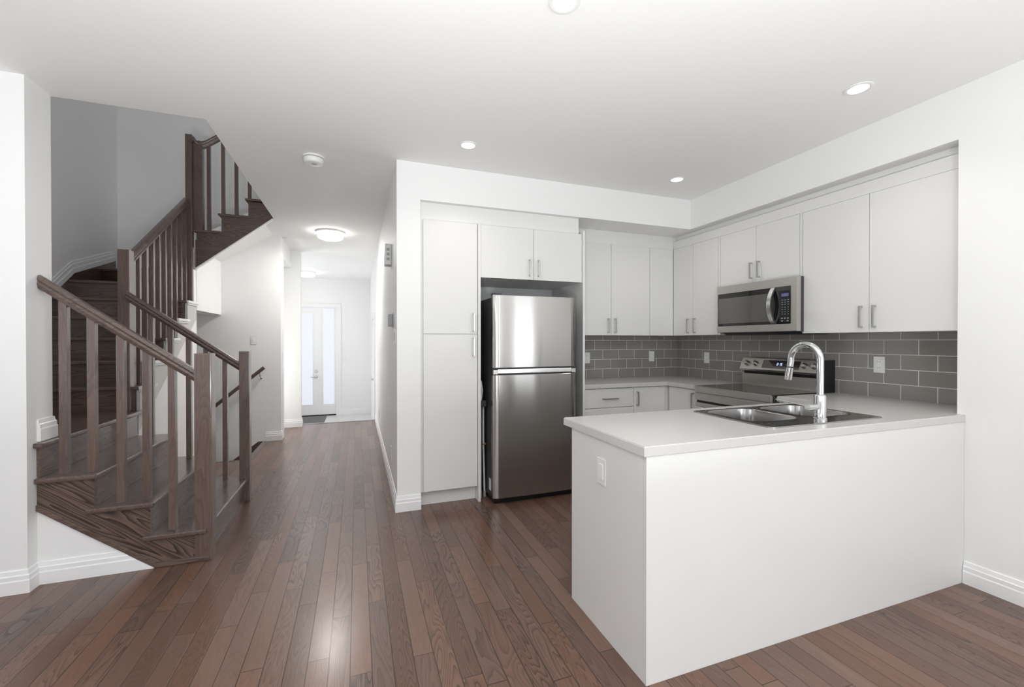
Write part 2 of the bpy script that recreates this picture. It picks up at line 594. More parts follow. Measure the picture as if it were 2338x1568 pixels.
def thing(name, label, cat, loc, group=None):
    o = bpy.data.objects.new(name, None)
    o.empty_display_size = 0.1
    COL.objects.link(o)
    o.location = loc
    ORG[o.as_pointer()] = Vector(loc)
    o['label'] = label
    o['category'] = cat
    if group:
        o['group'] = group
    return o


def single(name, bm, mat, label, cat, smooth=None, group=None):
    xs = [v.co for v in bm.verts]
    lo = Vector((min(v.x for v in xs), min(v.y for v in xs), min(v.z for v in xs)))
    hi = Vector((max(v.x for v in xs), max(v.y for v in xs), max(v.z for v in xs)))
    org = Vector(((lo.x + hi.x) / 2, (lo.y + hi.y) / 2, lo.z))
    o = link(name, bm, mat, org, smooth)
    o.location = org
    ORG[o.as_pointer()] = org
    o['label'] = label
    o['category'] = cat
    if group:
        o['group'] = group
    return o


def struct(name, bm, mat, label=None, parent=None, smooth=None):
    o = link(name, bm, mat, Vector((0, 0, 0)), smooth)
    ORG[o.as_pointer()] = Vector((0, 0, 0))
    if parent:
        o.parent = parent
    else:
        o['kind'] = 'structure'
        if label:
            o['label'] = label
    return o


# ------------------------------------------------------------------ dimensions
H = 2.704                                   # ceiling
ZS = 2.418                                  # soffit underside
HX = 0.2875                                 # right face of the hall
YA = 3.397                                  # kitchen wall front
XS = 3.103                                  # right wall face
YK, XB = 4.03, 3.50                         # kitchen back / right wall
YPF = 1.354                                 # peninsula front
XW = -1.630                                 # stair wall end face
RZ = 0.192                                  # stair riser
ZT = 0.914                                  # counter top
FZ = -0.34                                  # sunken entry floor
YW = 6.41                                   # stairwell back wall

# ------------------------------------------------------------------ floors, ceiling
bm = BM()
prism(bm, [(-3.9, -3.4), (XB + 0.2, -3.4), (XB + 0.2, 5.0), (HX + 0.1, 5.0), (HX + 0.1, 7.5), (-0.83, 7.5),
           (-0.83, 7.3), (-2.0, 7.3), (-2.0, YW + 0.12), (-0.955, YW + 0.12), (-0.955, YW - 0.004), (-1.13, YW - 0.004), (-1.13, 5.47), (-2.7, 5.47), (-2.7, 3.0), (-3.9, 3.0)], 'Z', -0.06, 0.0)
struct('floor', bm, FLOOR)
bm = BM(); box(bm, -2.3, 0.5, 7.5, 10.5, FZ - 0.08, FZ); struct('floor_entry', bm, FOYER)
bm = BM(); box(bm, -0.83, HX, 7.488, 7.50, FZ, -0.002); struct('trim_1', bm, WX)          # step down to the entry
bm = BM(); box(bm, -0.83, HX, 7.46, 7.525, -0.02, 0.004, 0.004); struct('trim_2', bm, WX)  # nosing

bm = BM()
box(bm, -3.9, XB + 0.2, -3.4, 3.186, H, H + 0.3)
box(bm, -0.8885, XB + 0.2, 3.186, 10.5, H, H + 0.3)
box(bm, -2.8, -0.8885, YW + 0.12, 10.5, H, H + 0.3)
struct('ceiling', bm, CEIL)
bm = BM(); box(bm, -2.8, 1.2, 3.0, 6.6, 5.3, 5.4); struct('ceiling_upper_landing', bm, CEIL)

# ------------------------------------------------------------------ walls
bm = BM(); box(bm, -3.9, XW, 2.975, 3.18, 0, H); struct('wall_left', bm, WALL)
bm = BM()
box(bm, -2.80, -2.68, 3.186, YW + 0.12, H, 5.3)
box(bm, -2.80, -2.68, 3.18, YW + 0.12, -2.4, H)
struct('wall_stair_left', bm, WALL)
bm = BM()
box(bm, -2.68, -0.953, YW, YW + 0.12, -2.4, H + 0.02)
box(bm, -2.68, 1.2, YW, YW + 0.12, H + 0.02, 5.3)
struct('wall_stair_back', bm, WALL)
bm = BM(); box(bm, 1.1, 1.2, 3.186, YW, 3.004, 5.3); struct('wall_upper_right', bm, WALL)
bm = BM(); box(bm, -2.8, 1.2, 3.07, 3.186, 3.004, 5.3); struct('wall_upper_front', bm, WALL)
bm = BM(); prism(bm, [(XW, 0), (-1.107, 0), (XW, 0.397)], 'Y', 3.05, 3.12); struct('wall_under_stair_front', bm, WALL)
bm = BM()
prism(bm, [(4.13, 0), (5.53, 0), (5.53, 2.08), (5.445, 2.08), (5.445, 1.545), (4.13, 0.60)], 'X', -1.70, -1.635)
box(bm, -1.70, -1.635, 5.42, 5.53, -2.4, 0)
struct('wall_under_stair_side', bm, WALL)
bm = BM()
box(bm, -2.68, -1.63, 5.53, YW, 1.65, 1.72)
box(bm, -1.67, -1.63, 5.53, YW, 1.72, 2.34)
struct('wall_stair_bulkhead', bm, WALL)
bm = BM(); prism(bm, [(-1.67, 2.295), (-1.03, H), (-0.8885, H), (-0.8885, 2.80), (-1.06, 2.80), (-1.67, 2.40)], 'Y', 5.505, YW)
struct('ceiling_stair_soffit', bm, CEIL)
bm = BM(); box(bm, -2.68, -1.13, 5.36, 5.468, -2.4, -0.061); struct('wall_basement_front', bm, WALL)
bm = BM(); box(bm, -1.13, -1.05, 5.468, YW, -2.4, -0.061); struct('wall_basement_right', bm, WALL)

bm = BM()
box(bm, HX, 0.467, YA, 7.62, 0 - 0.06, H)
box(bm, HX, 0.467, 7.62, 8.46, 1.72, H)
box(bm, HX, 0.467, 8.46, 10.5, FZ, H)
box(bm, 0.42, 0.467, 7.62, 8.46, FZ, 1.72)
struct('wall_hall_right', bm, WALL)
bm = BM()
box(bm, -1.065, -0.953, YW + 0.12, 6.55, 0, H)
box(bm, -1.065, -0.953, 6.55, 7.30, 2.44, H)
struct('wall_hall_left', bm, WALL)
bm = BM()
box(bm, -2.1, -0.815, 7.30, 7.42, FZ, H)
struct('wall_hall_end', bm, WALL)
bm = BM(); box(bm, -2.1, -2.0, 6.53, 7.30, 0, H); struct('wall_closet', bm, WALL)
bm = BM(); box(bm, -2.4, -2.3, 7.42, 10.5, FZ, H); struct('wall_entry_left', bm, WALL)
bm = BM()
box(bm, -2.3, -1.66, 10.37, 10.5, FZ, H)
box(bm, -1.66, -0.43, 10.37, 10.5, 2.10, H)
box(bm, -0.43, HX, 10.37, 10.5, FZ, H)
struct('wall_front', bm, WALL)

bm = BM(); box(bm, 0.467, XB + 0.15, YK, YK + 0.12, 0, H); struct('wall_kitchen_back', bm, WALL)
bm = BM(); box(bm, XB, XB + 0.12, 1.385, YK, 0, H); struct('wall_kitchen_right', bm, WALL)
bm = BM()
box(bm, XS, XB + 0.12, -1.2, 1.385, 0, H)
box(bm, XS, XS + 0.12, -3.4, -2.7, 0, H); box(bm, XS, XS + 0.12, -2.7, -1.2, 2.27, H); box(bm, XS, XS + 0.12, -2.7, -1.2, 0, 0.06)
struct('wall_right', bm, WALL)
bm = BM()
for y in (-2.7, -1.98, -1.26):
    box(bm, XS + 0.005, XS + 0.05, y, y + 0.06, 0.06, 2.27)
struct('door_3', bm, TRIM)
bm = BM()
prism(bm, [(0.467, YA), (XS, YA), (XS, 1.385), (XB, 1.385), (XB, YK), (0.467, YK)], 'Z', ZS, H)
struct('wall_kitchen_soffit', bm, WALL)

# living room behind the camera
bm = BM()
box(bm, -3.9, -2.1, -3.4, -3.28, 0, H); box(bm, -2.1, 0.3, -3.4, -3.28, 2.32, H)
box(bm, -2.1, 0.3, -3.4, -3.28, 0, 0.18); box(bm, 0.3, 1.2, -3.4, -3.28, 0, H)
box(bm, 1.2, 2.6, -3.4, -3.28, 0, 0.66); box(bm, 1.2, 2.6, -3.4, -3.28, 2.24, H); box(bm, 2.6, XS, -3.4, -3.28, 0, H)
struct('wall_living_back', bm, WALL)
bm = BM()
box(bm, -3.9, -3.78, -3.28, -0.75, 0, H); box(bm, -3.9, -3.78, 1.15, 2.975, 0, H)
box(bm, -3.9, -3.78, -0.75, 1.15, 0, 0.66); box(bm, -3.9, -3.78, -0.75, 1.15, 2.24, H)
struct('wall_living_left', bm, WALL)
bm = BM()
for x in (-2.1, -0.93, 0.25):
    box(bm, x, x + 0.05, -3.34, -3.28, 0.18, 2.32)
struct('window_1', bm, TRIM)
bm = BM()
for x in (1.2, 1.88, 2.55):
    box(bm, x, x + 0.05, -3.34, -3.28, 0.66, 2.24)
struct('window_2', bm, TRIM)
bm = BM()
for y in (-0.75, 0.18, 1.10):
    box(bm, -3.84, -3.78, y, y + 0.05, 0.66, 2.24)
struct('window_3', bm, TRIM)

# ------------------------------------------------------------------ baseboards
BP = [(0, 0), (0.016, 0), (0.016, 0.065), (0.013, 0.072), (0.013, 0.092), (0.009, 0.097), (0.006, 0.118), (0, 0.120)]
bm = BM(); moulding(bm, BP, [(-3.78, 2.975), (XW, 2.975), (XW, 3.05), (-1.05, 3.05)], 1)
cut = bmesh.ops.bisect_plane(bm, geom=bm.verts[:] + bm.edges[:] + bm.faces[:], plane_co=(-1.109, 3.05, 0.0), plane_no=(0.397, 0, 0.522), clear_outer=True)
bmesh.ops.holes_fill(bm, edges=[e for e in bm.edges if e.is_boundary])
struct('baseboard_left', bm, TRIM)
bm = BM(); moulding(bm, BP, [(XW, 3.052, RZ * 4 + 0.002), (XW, 3.18, RZ * 4 + 0.002), (-1.72, 3.18, RZ * 4 + 0.002)], 1)
struct('baseboard_landing', bm, TRIM)
bm = BM(); moulding(bm, BP, [(HX, 7.46), (HX, YA), (0.467, YA)], 1)
struct('baseboard_hall_right', bm, TRIM)
bm = BM(); moulding(bm, BP, [(XS, YPF - 0.002), (XS, -1.2)], 1)
struct('baseboard_right', bm, TRIM)
bm = BM(); moulding(bm, BP, [(-1.133, YW), (-0.953, YW), (-0.953, 6.48)], 1)
struct('baseboard_stair_back', bm, TRIM)
bm = BM(); moulding(bm, BP, [(-1.9, 7.30), (-0.815, 7.30), (-0.815, 7.42)], 1)
struct('baseboard_hall_end', bm, TRIM)
bm = BM(); moulding(bm, BP, [(-0.335, 10.37, FZ), (HX, 10.37, FZ)], 1)
struct('baseboard_front', bm, TRIM)
# casing of the hall opening on the left
bm = BM()
box(bm, -0.955, -0.938, 6.48, 6.56, 0, 2.43, 0.004); box(bm, -0.955, -0.936, 6.47, 7.296, 2.431, 2.50, 0.004)
struct('trim_3', bm, TRIM)
# skirting along the winder on the stairwell's left wall
def skirt(p0, p1, p2, off0, off1, th):
    up = lambda p, o: (p[0] - o * 0.30, p[1] + o)
    pts = [up(p0, off0), up(p1, off0), up(p2, off0), up(p2, off1), up(p1, off1), up(p0, off1)]
    return pts
SK = [(4.30, 1.07), (5.535, 1.998), (6.338, 2.262)]
bm = BM()
for o0, o1, th in ((0, 0.045, 0.020), (0.045, 0.082, 0.014), (0.082, 0.106, 0.008)):
    prism(bm, skirt(*SK, o0, o1, th), 'X', -2.68, -2.68 + th)
struct('baseboard_winder', bm, TRIM)
bm = BM(); prism(bm, [(6.28, 0)], 'X', 0, 0.001) if False else box(bm, -2.67, -1.75, 6.395, YW, 2.30, 2.40, 0.004)
struct('baseboard_winder_back', bm, TRIM)

# ------------------------------------------------------------------ staircase
stair = thing('staircase', 'dark stained wooden winder staircase with open sides rising left of the hallway', 'staircase', (-1.2, 3.6, 0))
RX = [-0.875, -1.13, -1.385, -1.615]
bm = BM()
prism(bm, [(-0.875, 0), (-0.875, 0.164), (-1.13, 0.164), (-1.13, 0.356), (-1.385, 0.356), (-1.385, 0.548), (-1.629, 0.548),
           (-1.629, 0.40), (-1.109, 0.003)], 'Y', 3.045, 3.075)
part(stair, 'stringer', bm, WXB, label='front open stringer with bold oak grain')
bm = BM(); prism(bm, [(-1.629, 0.40), (-1.629, 0.43), (-1.068, 0.003), (-1.109, 0.003)], 'Y', 3.035, 3.046, 0.003)
part(stair, 'stringer_moulding', bm, WX)
bm = BM(); box(bm, -1.109, -0.835, 3.028, 3.046, 0.001, 0.03, 0.005)
box(bm, -0.876, -0.862, 3.13, 4.03, 0.001, 0.022, 0.004)
part(stair, 'shoe_moulding', bm, WX)
bm = BM()
prism(bm, [(-0.875, 0), (-0.875, 0.164), (-1.13, 0.164), (-1.13, 0.356), (-1.385, 0.356), (-1.385, 0.548), (-1.629, 0.548), (-1.629, 0)],
      'Y', 4.10, 4.13)
part(stair, 'stringer', bm, WX)
for k, x in enumerate(RX):
    bm = BM(); box(bm, x - 0.015, x, 3.076 if k < 3 else 3.046, 4.098 if k < 3 else 4.16, RZ * k + 0.001, RZ * (k + 1) - 0.028)
    part(stair, 'riser', bm, WY)
for k in range(3):
    bm = BM(); box(bm, RX[k + 1] - (0.0 if k < 2 else 0.0) - (0.03 if k < 2 else 0.014), RX[k] + 0.026, 3.018, 4.16, RZ * (k + 1) - 0.028, RZ * (k + 1), 0.011, 3)
    part(stair, 'tread', bm, WY)
# quarter landing
bm = BM()
box(bm, -1.629, -1.588, 3.014, 4.205, RZ * 4 - 0.028, RZ * 4, 0.011, 3)
box(bm, -2.678, -1.63, 3.182, 4.175, RZ * 4 - 0.028, RZ * 4)
part(stair, 'landing', bm, WX)
# second flight, going away from the camera
Y2 = [4.175 + 0.255 * k for k in range(6)]
XR = -1.64
for k in range(5):
    z = RZ * (5 + k)
    bm = BM(); box(bm, -2.665, XR, Y2[k], Y2[k] + 0.015, z - RZ, z - 0.028); part(stair, 'riser', bm, WX)
    bm = BM(); box(bm, -2.665, -1.6125, Y2[k] - 0.026, Y2[k + 1] + 0.016, z - 0.028, z, 0.010, 3); part(stair, 'tread', bm, WX)
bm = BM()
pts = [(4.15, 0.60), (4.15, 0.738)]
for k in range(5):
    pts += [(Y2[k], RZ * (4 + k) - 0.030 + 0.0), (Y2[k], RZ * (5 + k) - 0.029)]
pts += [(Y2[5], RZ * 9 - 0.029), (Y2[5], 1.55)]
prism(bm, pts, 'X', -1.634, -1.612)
part(stair, 'stringer', bm, PALE, label='side stringer of the second flight, glare put in as pale grey')
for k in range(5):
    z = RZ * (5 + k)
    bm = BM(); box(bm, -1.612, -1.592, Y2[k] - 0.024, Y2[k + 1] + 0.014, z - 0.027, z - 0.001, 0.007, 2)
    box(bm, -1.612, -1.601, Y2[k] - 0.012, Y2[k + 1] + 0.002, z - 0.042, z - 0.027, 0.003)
    part(stair, 'return_nosing', bm, TRIM, label='tread end cap, glare put in as white')  # trim white stands in for glare on the tread ends
bm = BM(); prism(bm, [(4.25, 0.80), (5.535, 1.765), (6.33, 2.02), (6.33, 2.262), (5.535, 1.998), (4.25, 1.035)], 'X', -2.679, -2.665)
part(stair, 'wall_skirt', bm, WY)
# winders
PV = (-1.66, 5.45)
wind = [[(-2.665, 5.45), PV, (-2.665, 6.03)], [(-2.665, 6.03), PV, (-2.27, 6.40), (-2.665, 6.40)], [(-2.27, 6.40), PV, (-1.66, 6.40)]]
for k, poly in enumerate(wind):
    z = RZ * (10 + k)
    bm = BM(); prism(bm, poly, 'Z', z - 0.19, z - 0.028); part(stair, 'riser', bm, WX)
    a, p = Vector(poly[0]).to_3d(), Vector(PV).to_3d()
    d = (p - a).normalized(); n = Vector((d.y, -d.x, 0)) * 0.026
    q = [tuple((a + n)[:2]), tuple((p + n)[:2])] + poly[1:] + [poly[0]] if False else [tuple((a + n)[:2]), tuple((p + n)[:2])] + poly[2:]
    bm = BM(); prism(bm, q, 'Z', z - 0.028, z, 0.006); part(stair, 'tread', bm, WX)
# third flight, climbing to the right above the basement stair
X3 = [-1.615, -1.385, -1.13, -0.885]
for k in range(3):
    z = RZ * (13 + k) + 0.010
    bm = BM(); box(bm, X3[k], X3[k] + 0.015, 5.50, 6.40, z - RZ + (0.03 if k == 0 else 0), z - 0.024); part(stair, 'riser', bm, WY)
    bm = BM(); box(bm, X3[k] - 0.028, X3[k + 1] - 0.004, 5.445, 6.40, z - 0.024, z, 0.009, 3); part(stair, 'tread', bm, WX)
bm = BM()
pts = [(-1.625, 2.095), (-1.625, 2.40)]
for k in range(3):
    z = RZ * (13 + k) + 0.010
    pts += [(X3[k], z - RZ if k else 2.40), (X3[k], z - 0.025)]
pts += [(-0.891, RZ * 15 - 0.029), (-0.891, 2.695)]
prism(bm, pts[1:] + pts[:1], 'Y', 5.47, 5.50)
part(stair, 'stringer', bm, WX, label='upper flight stringer seen below the ceiling opening')
bm = BM(); prism(bm, [(-1.628, 2.080), (-1.628, 2.095), (-0.892, 2.698), (-0.892, 2.683)], 'Y', 5.465, 5.504)
part(stair, 'stringer_edge_trim', bm, TRIM, label='thin white trim under the upper stringer')

# ---- balustrades
RAIL = [(-0.030, -0.012), (-0.022, -0.036), (0.022, -0.036), (0.030, -0.012), (0.024, 0.002), (0.030, 0.014), (0.022, 0.034), (0.0, 0.040), (-0.022, 0.034), (-0.030, 0.014), (-0.024, 0.002)]


def newel(parent, x0, x1, y0, y1, z0, z1):
    b = BM(); box(b, x0, x1, y0, y1, z0, z1, 0.006)
    part(parent, 'newel_post', b, WZ)


def baluster(parent, x, y, z0, z1, w=0.036):
    b = BM(); box(b, x - w / 2, x + w / 2, y - w / 2, y + w / 2, z0, z1, 0.003)
    part(parent, 'baluster', b, WZ)


def lin(p, q, t):
    return p[1] + (q[1] - p[1]) * (t - p[0]) / (q[0] - p[0])


r1 = thing('stair_railing', 'front wooden railing of the lowest flight, nearest the camera, with the large newel post', 'railing', (-1.25, 3.09, 0), 'stair railings')
newel(r1, -0.912, -0.824, 3.032, 3.12, 0.0, 1.241)
A_, B_ = (-0.90, 1.095), (-1.628, 1.638)
bm = BM(); sweep(bm, RAIL, [(A_[0], 3.085, A_[1]), (B_[0], 3.085, B_[1])]); part(r1, 'handrail', bm, WX, 40)
for x, k in ((-1.530, 3), (-1.408, 3), (-1.277, 2), (-1.158, 2), (-1.034, 1)):
    baluster(r1, x, 3.087, RZ * k, lin(A_, B_, x) - 0.028)
r2 = thing('stair_railing', 'rear wooden railing of the lowest flight, ending at the newel post beside the hallway floor', 'railing', (-1.25, 4.07, 0), 'stair railings')
newel(r2, -0.907, -0.832, 4.04, 4.115, 0.0, 1.232)
A_, B_ = (-0.90, 1.105), (-1.648, 1.660)
bm = BM(); sweep(bm, RAIL, [(A_[0], 4.075, A_[1]), (B_[0], 4.075, B_[1])]); part(r2, 'handrail', bm, WX, 40)
for x, k in ((-1.50, 3), (-1.375, 2.9), (-1.256, 2), (-1.14, 2), (-1.01, 1)):
    baluster(r2, x, 4.075, RZ * int(round(k)), lin(A_, B_, x) - 0.028, 0.034)
r3 = thing('stair_railing', 'middle wooden railing with closely spaced balusters beside the second flight', 'railing', (-1.69, 4.8, RZ * 4), 'stair railings')
newel(r3, -1.728, -1.652, 4.12, 4.198, RZ * 4, 2.022)
A_, B_ = (4.19, 1.945), (5.425, 2.79)
bm = BM(); sweep(bm, RAIL, [(-1.69, A_[0], A_[1]), (-1.69, B_[0], B_[1])]); part(r3, 'handrail', bm, WY, 40)
for k in range(5):
    for dy in (0.055, 0.183):
        y = Y2[k] + dy
        if k == 0 and dy < 0.06:
            y += 0.03
        baluster(r3, -1.69, y, RZ * (5 + k), lin(A_, B_, y) - 0.028, 0.034)
newel(r3, -1.700, -1.640, 5.425, 5.485, 1.60, 3.50)
r4 = thing('stair_railing', 'upper wooden railing with curved rail end disappearing behind the ceiling edge', 'railing', (-1.3, 5.49, RZ * 13), 'stair railings')
newel(r4, -1.640, -1.556, 5.455, 5.535, RZ * 13, 3.42)
path = [(-1.665, 5.47, 3.49), (-1.635, 5.48, 3.465), (-1.605, 5.49, 3.43), (-1.57, 5.495, 3.425), (-1.53, 5.495, 3.44), (-0.90, 5.495, 3.93)]
bm = BM(); sweep(bm, RAIL, path); part(r4, 'handrail', bm, WX, 40)
for x, k in ((-1.505, 0), (-1.372, 1), (-1.247, 1), (-1.120, 2), (-1.0, 2)):
    baluster(r4, x, 5.495, RZ * (13 + k), 3.44 + (x + 1.53) * 0.778 - 0.03, 0.034)

# ---- basement stair and its wall rail
bs = thing('basement_staircase', 'dark basement stair descending behind the main staircase along the white wall', 'staircase', (-1.4, 5.95, -0.2))
bm = BM(); prism(bm, [(-1.131, 0.0), (-1.22, 0.0), (-2.66, -1.10), (-2.66, -1.5), (-1.131, -0.35)], 'Y', 6.388, 6.408)
part(bs, 'skirt_board', bm, WX)
bm = BM(); box(bm, -1.165, -1.10, 5.47, 6.385, -0.026, 0.003, 0.009)
part(bs, 'nosing', bm, WY)
for k in range(5):
    bm = BM(); box(bm, -1.42 - 0.26 * k, -1.133 - 0.26 * k, 5.47, 6.386, -RZ * (k + 1) - 0.028, -RZ * (k + 1), 0.008)
    part(bs, 'tread', bm, WY)
    bm = BM(); box(bm, -1.150 - 0.26 * k, -1.133 - 0.26 * k, 5.47, 6.386, -RZ * (k + 1) + 0.001, -RZ * k - 0.030)
    part(bs, 'riser', bm, WY)
bm = BM(); box(bm, -1.63, -1.165, 5.44, 5.474, -0.026, 0.004, 0.008); struct('trim_4', bm, WX)

bh = thing('wall_handrail', 'dark wooden handrail on metal brackets sloping down the white basement stair wall', 'handrail', (-1.15, 6.36, 0.9))
bm = BM()
tube(bm, [(-1.14, 6.345, 0.972), (-1.71, 6.345, 0.476), (-2.03, 6.345, 0.200)], 0.022, 14)
tube(bm, [(-2.03, 6.345, 0.205), (-2.035, 6.345, -0.1), (-2.05, 6.345, -0.25)], 0.022, 14)
part(bh, 'rail', bm, WX, 50)
for x in (-1.19, -1.80):
    z = 0.972 + (x + 1.14) * 0.87
    bm = BM()
    tube(bm, [(x, 6.345, z - 0.02), (x, 6.35, z - 0.06), (x, 6.405, z - 0.09)], 0.006, 10)
    lathe(bm, [(0.0, 0.0), (0.024, 0.0), (0.022, 0.006), (0.0, 0.008)], (x, 6.409, z - 0.09), 'Y', 20, -1)
    part(bh, 'bracket', bm, CHROME, 50)

# ------------------------------------------------------------------ doors of the entry
d1 = struct('door_1', box(BM(), -1.63, -0.772, 10.38, 10.425, FZ + 0.02, 2.062, 0.003), TRIM)
bm = BM()
for (a, b, c, d) in ((-1.49, -0.905, 1.93, 1.95), (-1.49, -0.905, -0.10, -0.083), (-1.49, -1.47, -0.083, 1.93), (-0.925, -0.905, -0.083, 1.93)):
    box(bm, a, b, 10.372, 10.381, c, d, 0.002)
struct('glass_frame', bm, TRIM, parent=d1)
struct('glass_pane', box(BM(), -1.47, -0.925, 10.374, 10.379, -0.083, 1.93), FROST, parent=d1)
bm = BM()
lathe(bm, [(0, 0), (0.033, 0), (0.030, 0.012), (0, 0.014)], (-0.85, 10.379, 0.645), 'Y', 20, -1)
struct('deadbolt', bm, NICKEL, parent=d1, smooth=40)
bm = BM()
lathe(bm, [(0, 0), (0.033, 0), (0.030, 0.012), (0.012, 0.014), (0.012, 0.05), (0, 0.05)], (-0.85, 10.379, 0.525), 'Y', 20, -1)
tube(bm, [(-0.85, 10.335, 0.525), (-0.96, 10.335, 0.525)], 0.010, 10)
struct('lever_handle', bm, NICKEL, parent=d1, smooth=40)
w4 = struct('window_4', box(BM(), -0.742, -0.445, 10.38, 10.42, FZ + 0.02, 2.062, 0.003), TRIM)
struct('glass_pane', box(BM(), -0.705, -0.482, 10.374, 10.379, -0.085, 2.035), FROST, parent=w4)
bm = BM()
box(bm, -0.772, -0.742, 10.372, 10.42, FZ + 0.02, 2.065, 0.003)
box(bm, -0.445, -0.335, 10.352, 10.372, FZ, 2.067, 0.005)
box(bm, -1.75, -0.335, 10.352, 10.372, 2.068, 2.142, 0.005)
box(bm, -1.75, -1.635, 10.352, 10.372, FZ, 2.067, 0.005)
struct('trim_5', bm, TRIM)
bm = BM(); box(bm, -1.63, -0.445, 10.35, 10.40, FZ, FZ + 0.025, 0.003); struct('trim_6', bm, BLACK)
d2 = struct('door_2', box(BM(), 0.272, 0.312, 7.63, 8.45, FZ + 0.01, 1.71, 0.003), TRIM)
bm = BM()
lathe(bm, [(0, 0), (0.03, 0), (0.028, 0.01), (0.01, 0.012), (0.01, 0.045), (0, 0.045)], (0.272, 7.72, 0.66), 'X', 16, -1)
tube(bm, [(0.232, 7.72, 0.66), (0.232, 7.84, 0.66)], 0.009, 10)
lathe(bm, [(0, 0), (0.03, 0), (0.028, 0.01), (0, 0.012)], (0.272, 7.72, 0.80), 'X', 16, -1)
struct('lever_handle', bm, NICKEL, parent=d2, smooth=40)
bm = BM()
box(bm, 0.262, HX, 7.55, 7.625, FZ, 1.714, 0.004); box(bm, 0.262, HX, 8.455, 8.53, FZ, 1.714, 0.004); box(bm, 0.262, HX, 7.55, 8.53, 1.715, 1.79, 0.004)
struct('trim_7', bm, TRIM)

# entry mat
bm = BM(); box(bm, -1.55, -0.635, 9.45, 10.25, FZ, FZ + 0.012, 0.004)
single('door_mat', bm, MAT_GREY, 'grey entrance mat lying on the pale tiles at the front door', 'mat')

# ------------------------------------------------------------------ cabinet helpers
def pull(parent, face, a, z0, z1, horizontal=False, b=None):
    """bar pull; face = ('-Y', y) or ('-X', x)"""
    bmh = BM()
    t, so, w = 0.006, 0.030, 0.005
    ax, c = face
    def bx(u0, u1, d0, d1, za, zb):
        if ax == '-Y':
            box(bmh, u0, u1, c - d1, c - d0, za, zb, 0.0015)
        else:
            box(bmh, c - d1, c - d0, u0, u1, za, zb, 0.0015)
    if not horizontal:
        bx(a - w, a + w, so - t, so + 0.003, z0, z1)
        bx(a - w, a + w, 0.0005, so, z0, z0 + 0.010)
        bx(a - w, a + w, 0.0005, so, z1 - 0.010, z1)
    else:
        bx(a, b, so - t, so + 0.003, z0 - w, z0 + w)
        bx(a, a + 0.010, 0.0005, so, z0 - w, z0 + w)
        bx(b - 0.010, b, 0.0005, so, z0 - w, z0 + w)
    part(parent, 'handle', bmh, NICKEL)


G = 0.0018


def door(root, face, u0, u1, z0, z1, name='door', th=0.019):
    ax, c = face
    b = BM()
    if ax == '-Y':
        box(b, u0 + G, u1 - G, c, c + th, z0 + G, z1 - G, 0.0015)
    else:
        box(b, c, c + th, u0 + G, u1 - G, z0 + G, z1 - G, 0.0015)
    return part(root, name, b, CAB)


# ------------------------------------------------------------------ tall pantry
FA = ('-Y', 3.402)
pan = thing('pantry_cabinet', 'tall white pantry cabinet with upper and lower door, left of the refrigerator', 'cabinet', (0.71, 3.7, 0))
bm = BM(); box(bm, 0.470, 0.928, 3.423, YK - 0.003, 0.118, 2.275); part(pan, 'body', bm, CAB)
d = door(pan, FA, 0.488, 0.927, 1.3715, 2.272); pull(d, FA, 0.893, 1.392, 1.541)
d = door(pan, FA, 0.488, 0.927, 0.124, 1.3700); pull(d, FA, 0.893, 1.190, 1.342)
bm = BM(); box(bm, 0.470, 0.928, 3.475, 3.49, 0.0, 0.118); part(pan, 'toe_kick', bm, CAB)
bm = BM(); box(bm, 0.930, 0.951, 3.385, YK - 0.003, 0.0, 2.275, 0.001); part(pan, 'side_panel', bm, CAB)
bm = BM(); box(bm, 0.469, 1.882, 3.440, 3.46, 2.277, ZS - 0.001); struct('trim_8', bm, CAB)

# cabinet over the refrigerator
ofc = thing('wall_cabinet', 'white two-door cabinet directly above the refrigerator', 'cabinet', (1.42, 3.7, 1.836), 'kitchen wall cabinets')
bm = BM(); box(bm, 0.953, 1.896, 3.423, YK - 0.003, 1.84, 2.275); part(ofc, 'body', bm, CAB)
d = door(ofc, FA, 0.953, 1.4275, 1.836, 2.272); pull(d, FA, 1.388, 1.866, 2.008)
d = door(ofc, FA, 1.4275, 1.896, 1.836, 2.272); pull(d, FA, 1.469, 1.866, 2.008)
bm = BM(); box(bm, 1.898, 1.919, 3.390, YK - 0.003, 0.0, 2.30, 0.001)
part(ofc, 'side_panel', bm, CAB)

# ------------------------------------------------------------------ refrigerator
fr = thing('refrigerator', 'stainless steel top-freezer refrigerator beside the tall white pantry', 'refrigerator', (1.39, 3.6, 0))
bm = BM(); box(bm, 1.026, 1.754, 3.325, 3.985, 0.035, 1.668, 0.006); part(fr, 'body', bm, DARKSTEEL, label='dark grey cabinet sides')


def fridge_door(z0, z1):
    b = BM()
    n = 28
    loops = []
    x0, x1 = 1.020, 1.760
    top = []
    def outline(zz):
        pts = []
        for i in range(n + 1):
            t = i / n
            x = x0 + (x1 - x0) * t
            s = abs(2 * t - 1)
            y = 3.250 + 0.010 * s ** 2 + 0.016 * max(0, (s - 0.955) / 0.045) ** 2
            pts.append(Vector((x, y, zz)))
        pts += [Vector((x1, 3.318, zz)), Vector((x0, 3.318, zz))]
        return pts
    zs = [z0, z0 + 0.004, z1 - 0.004, z1]
    for i, zz in enumerate(zs):
        o = outline(zz)
        if i in (0, 3):
            o = [Vector((p.x, p.y + (0.004 if p.y < 3.31 else 0), p.z)) for p in o]
        loops.append(o)
    return loft(b, loops)


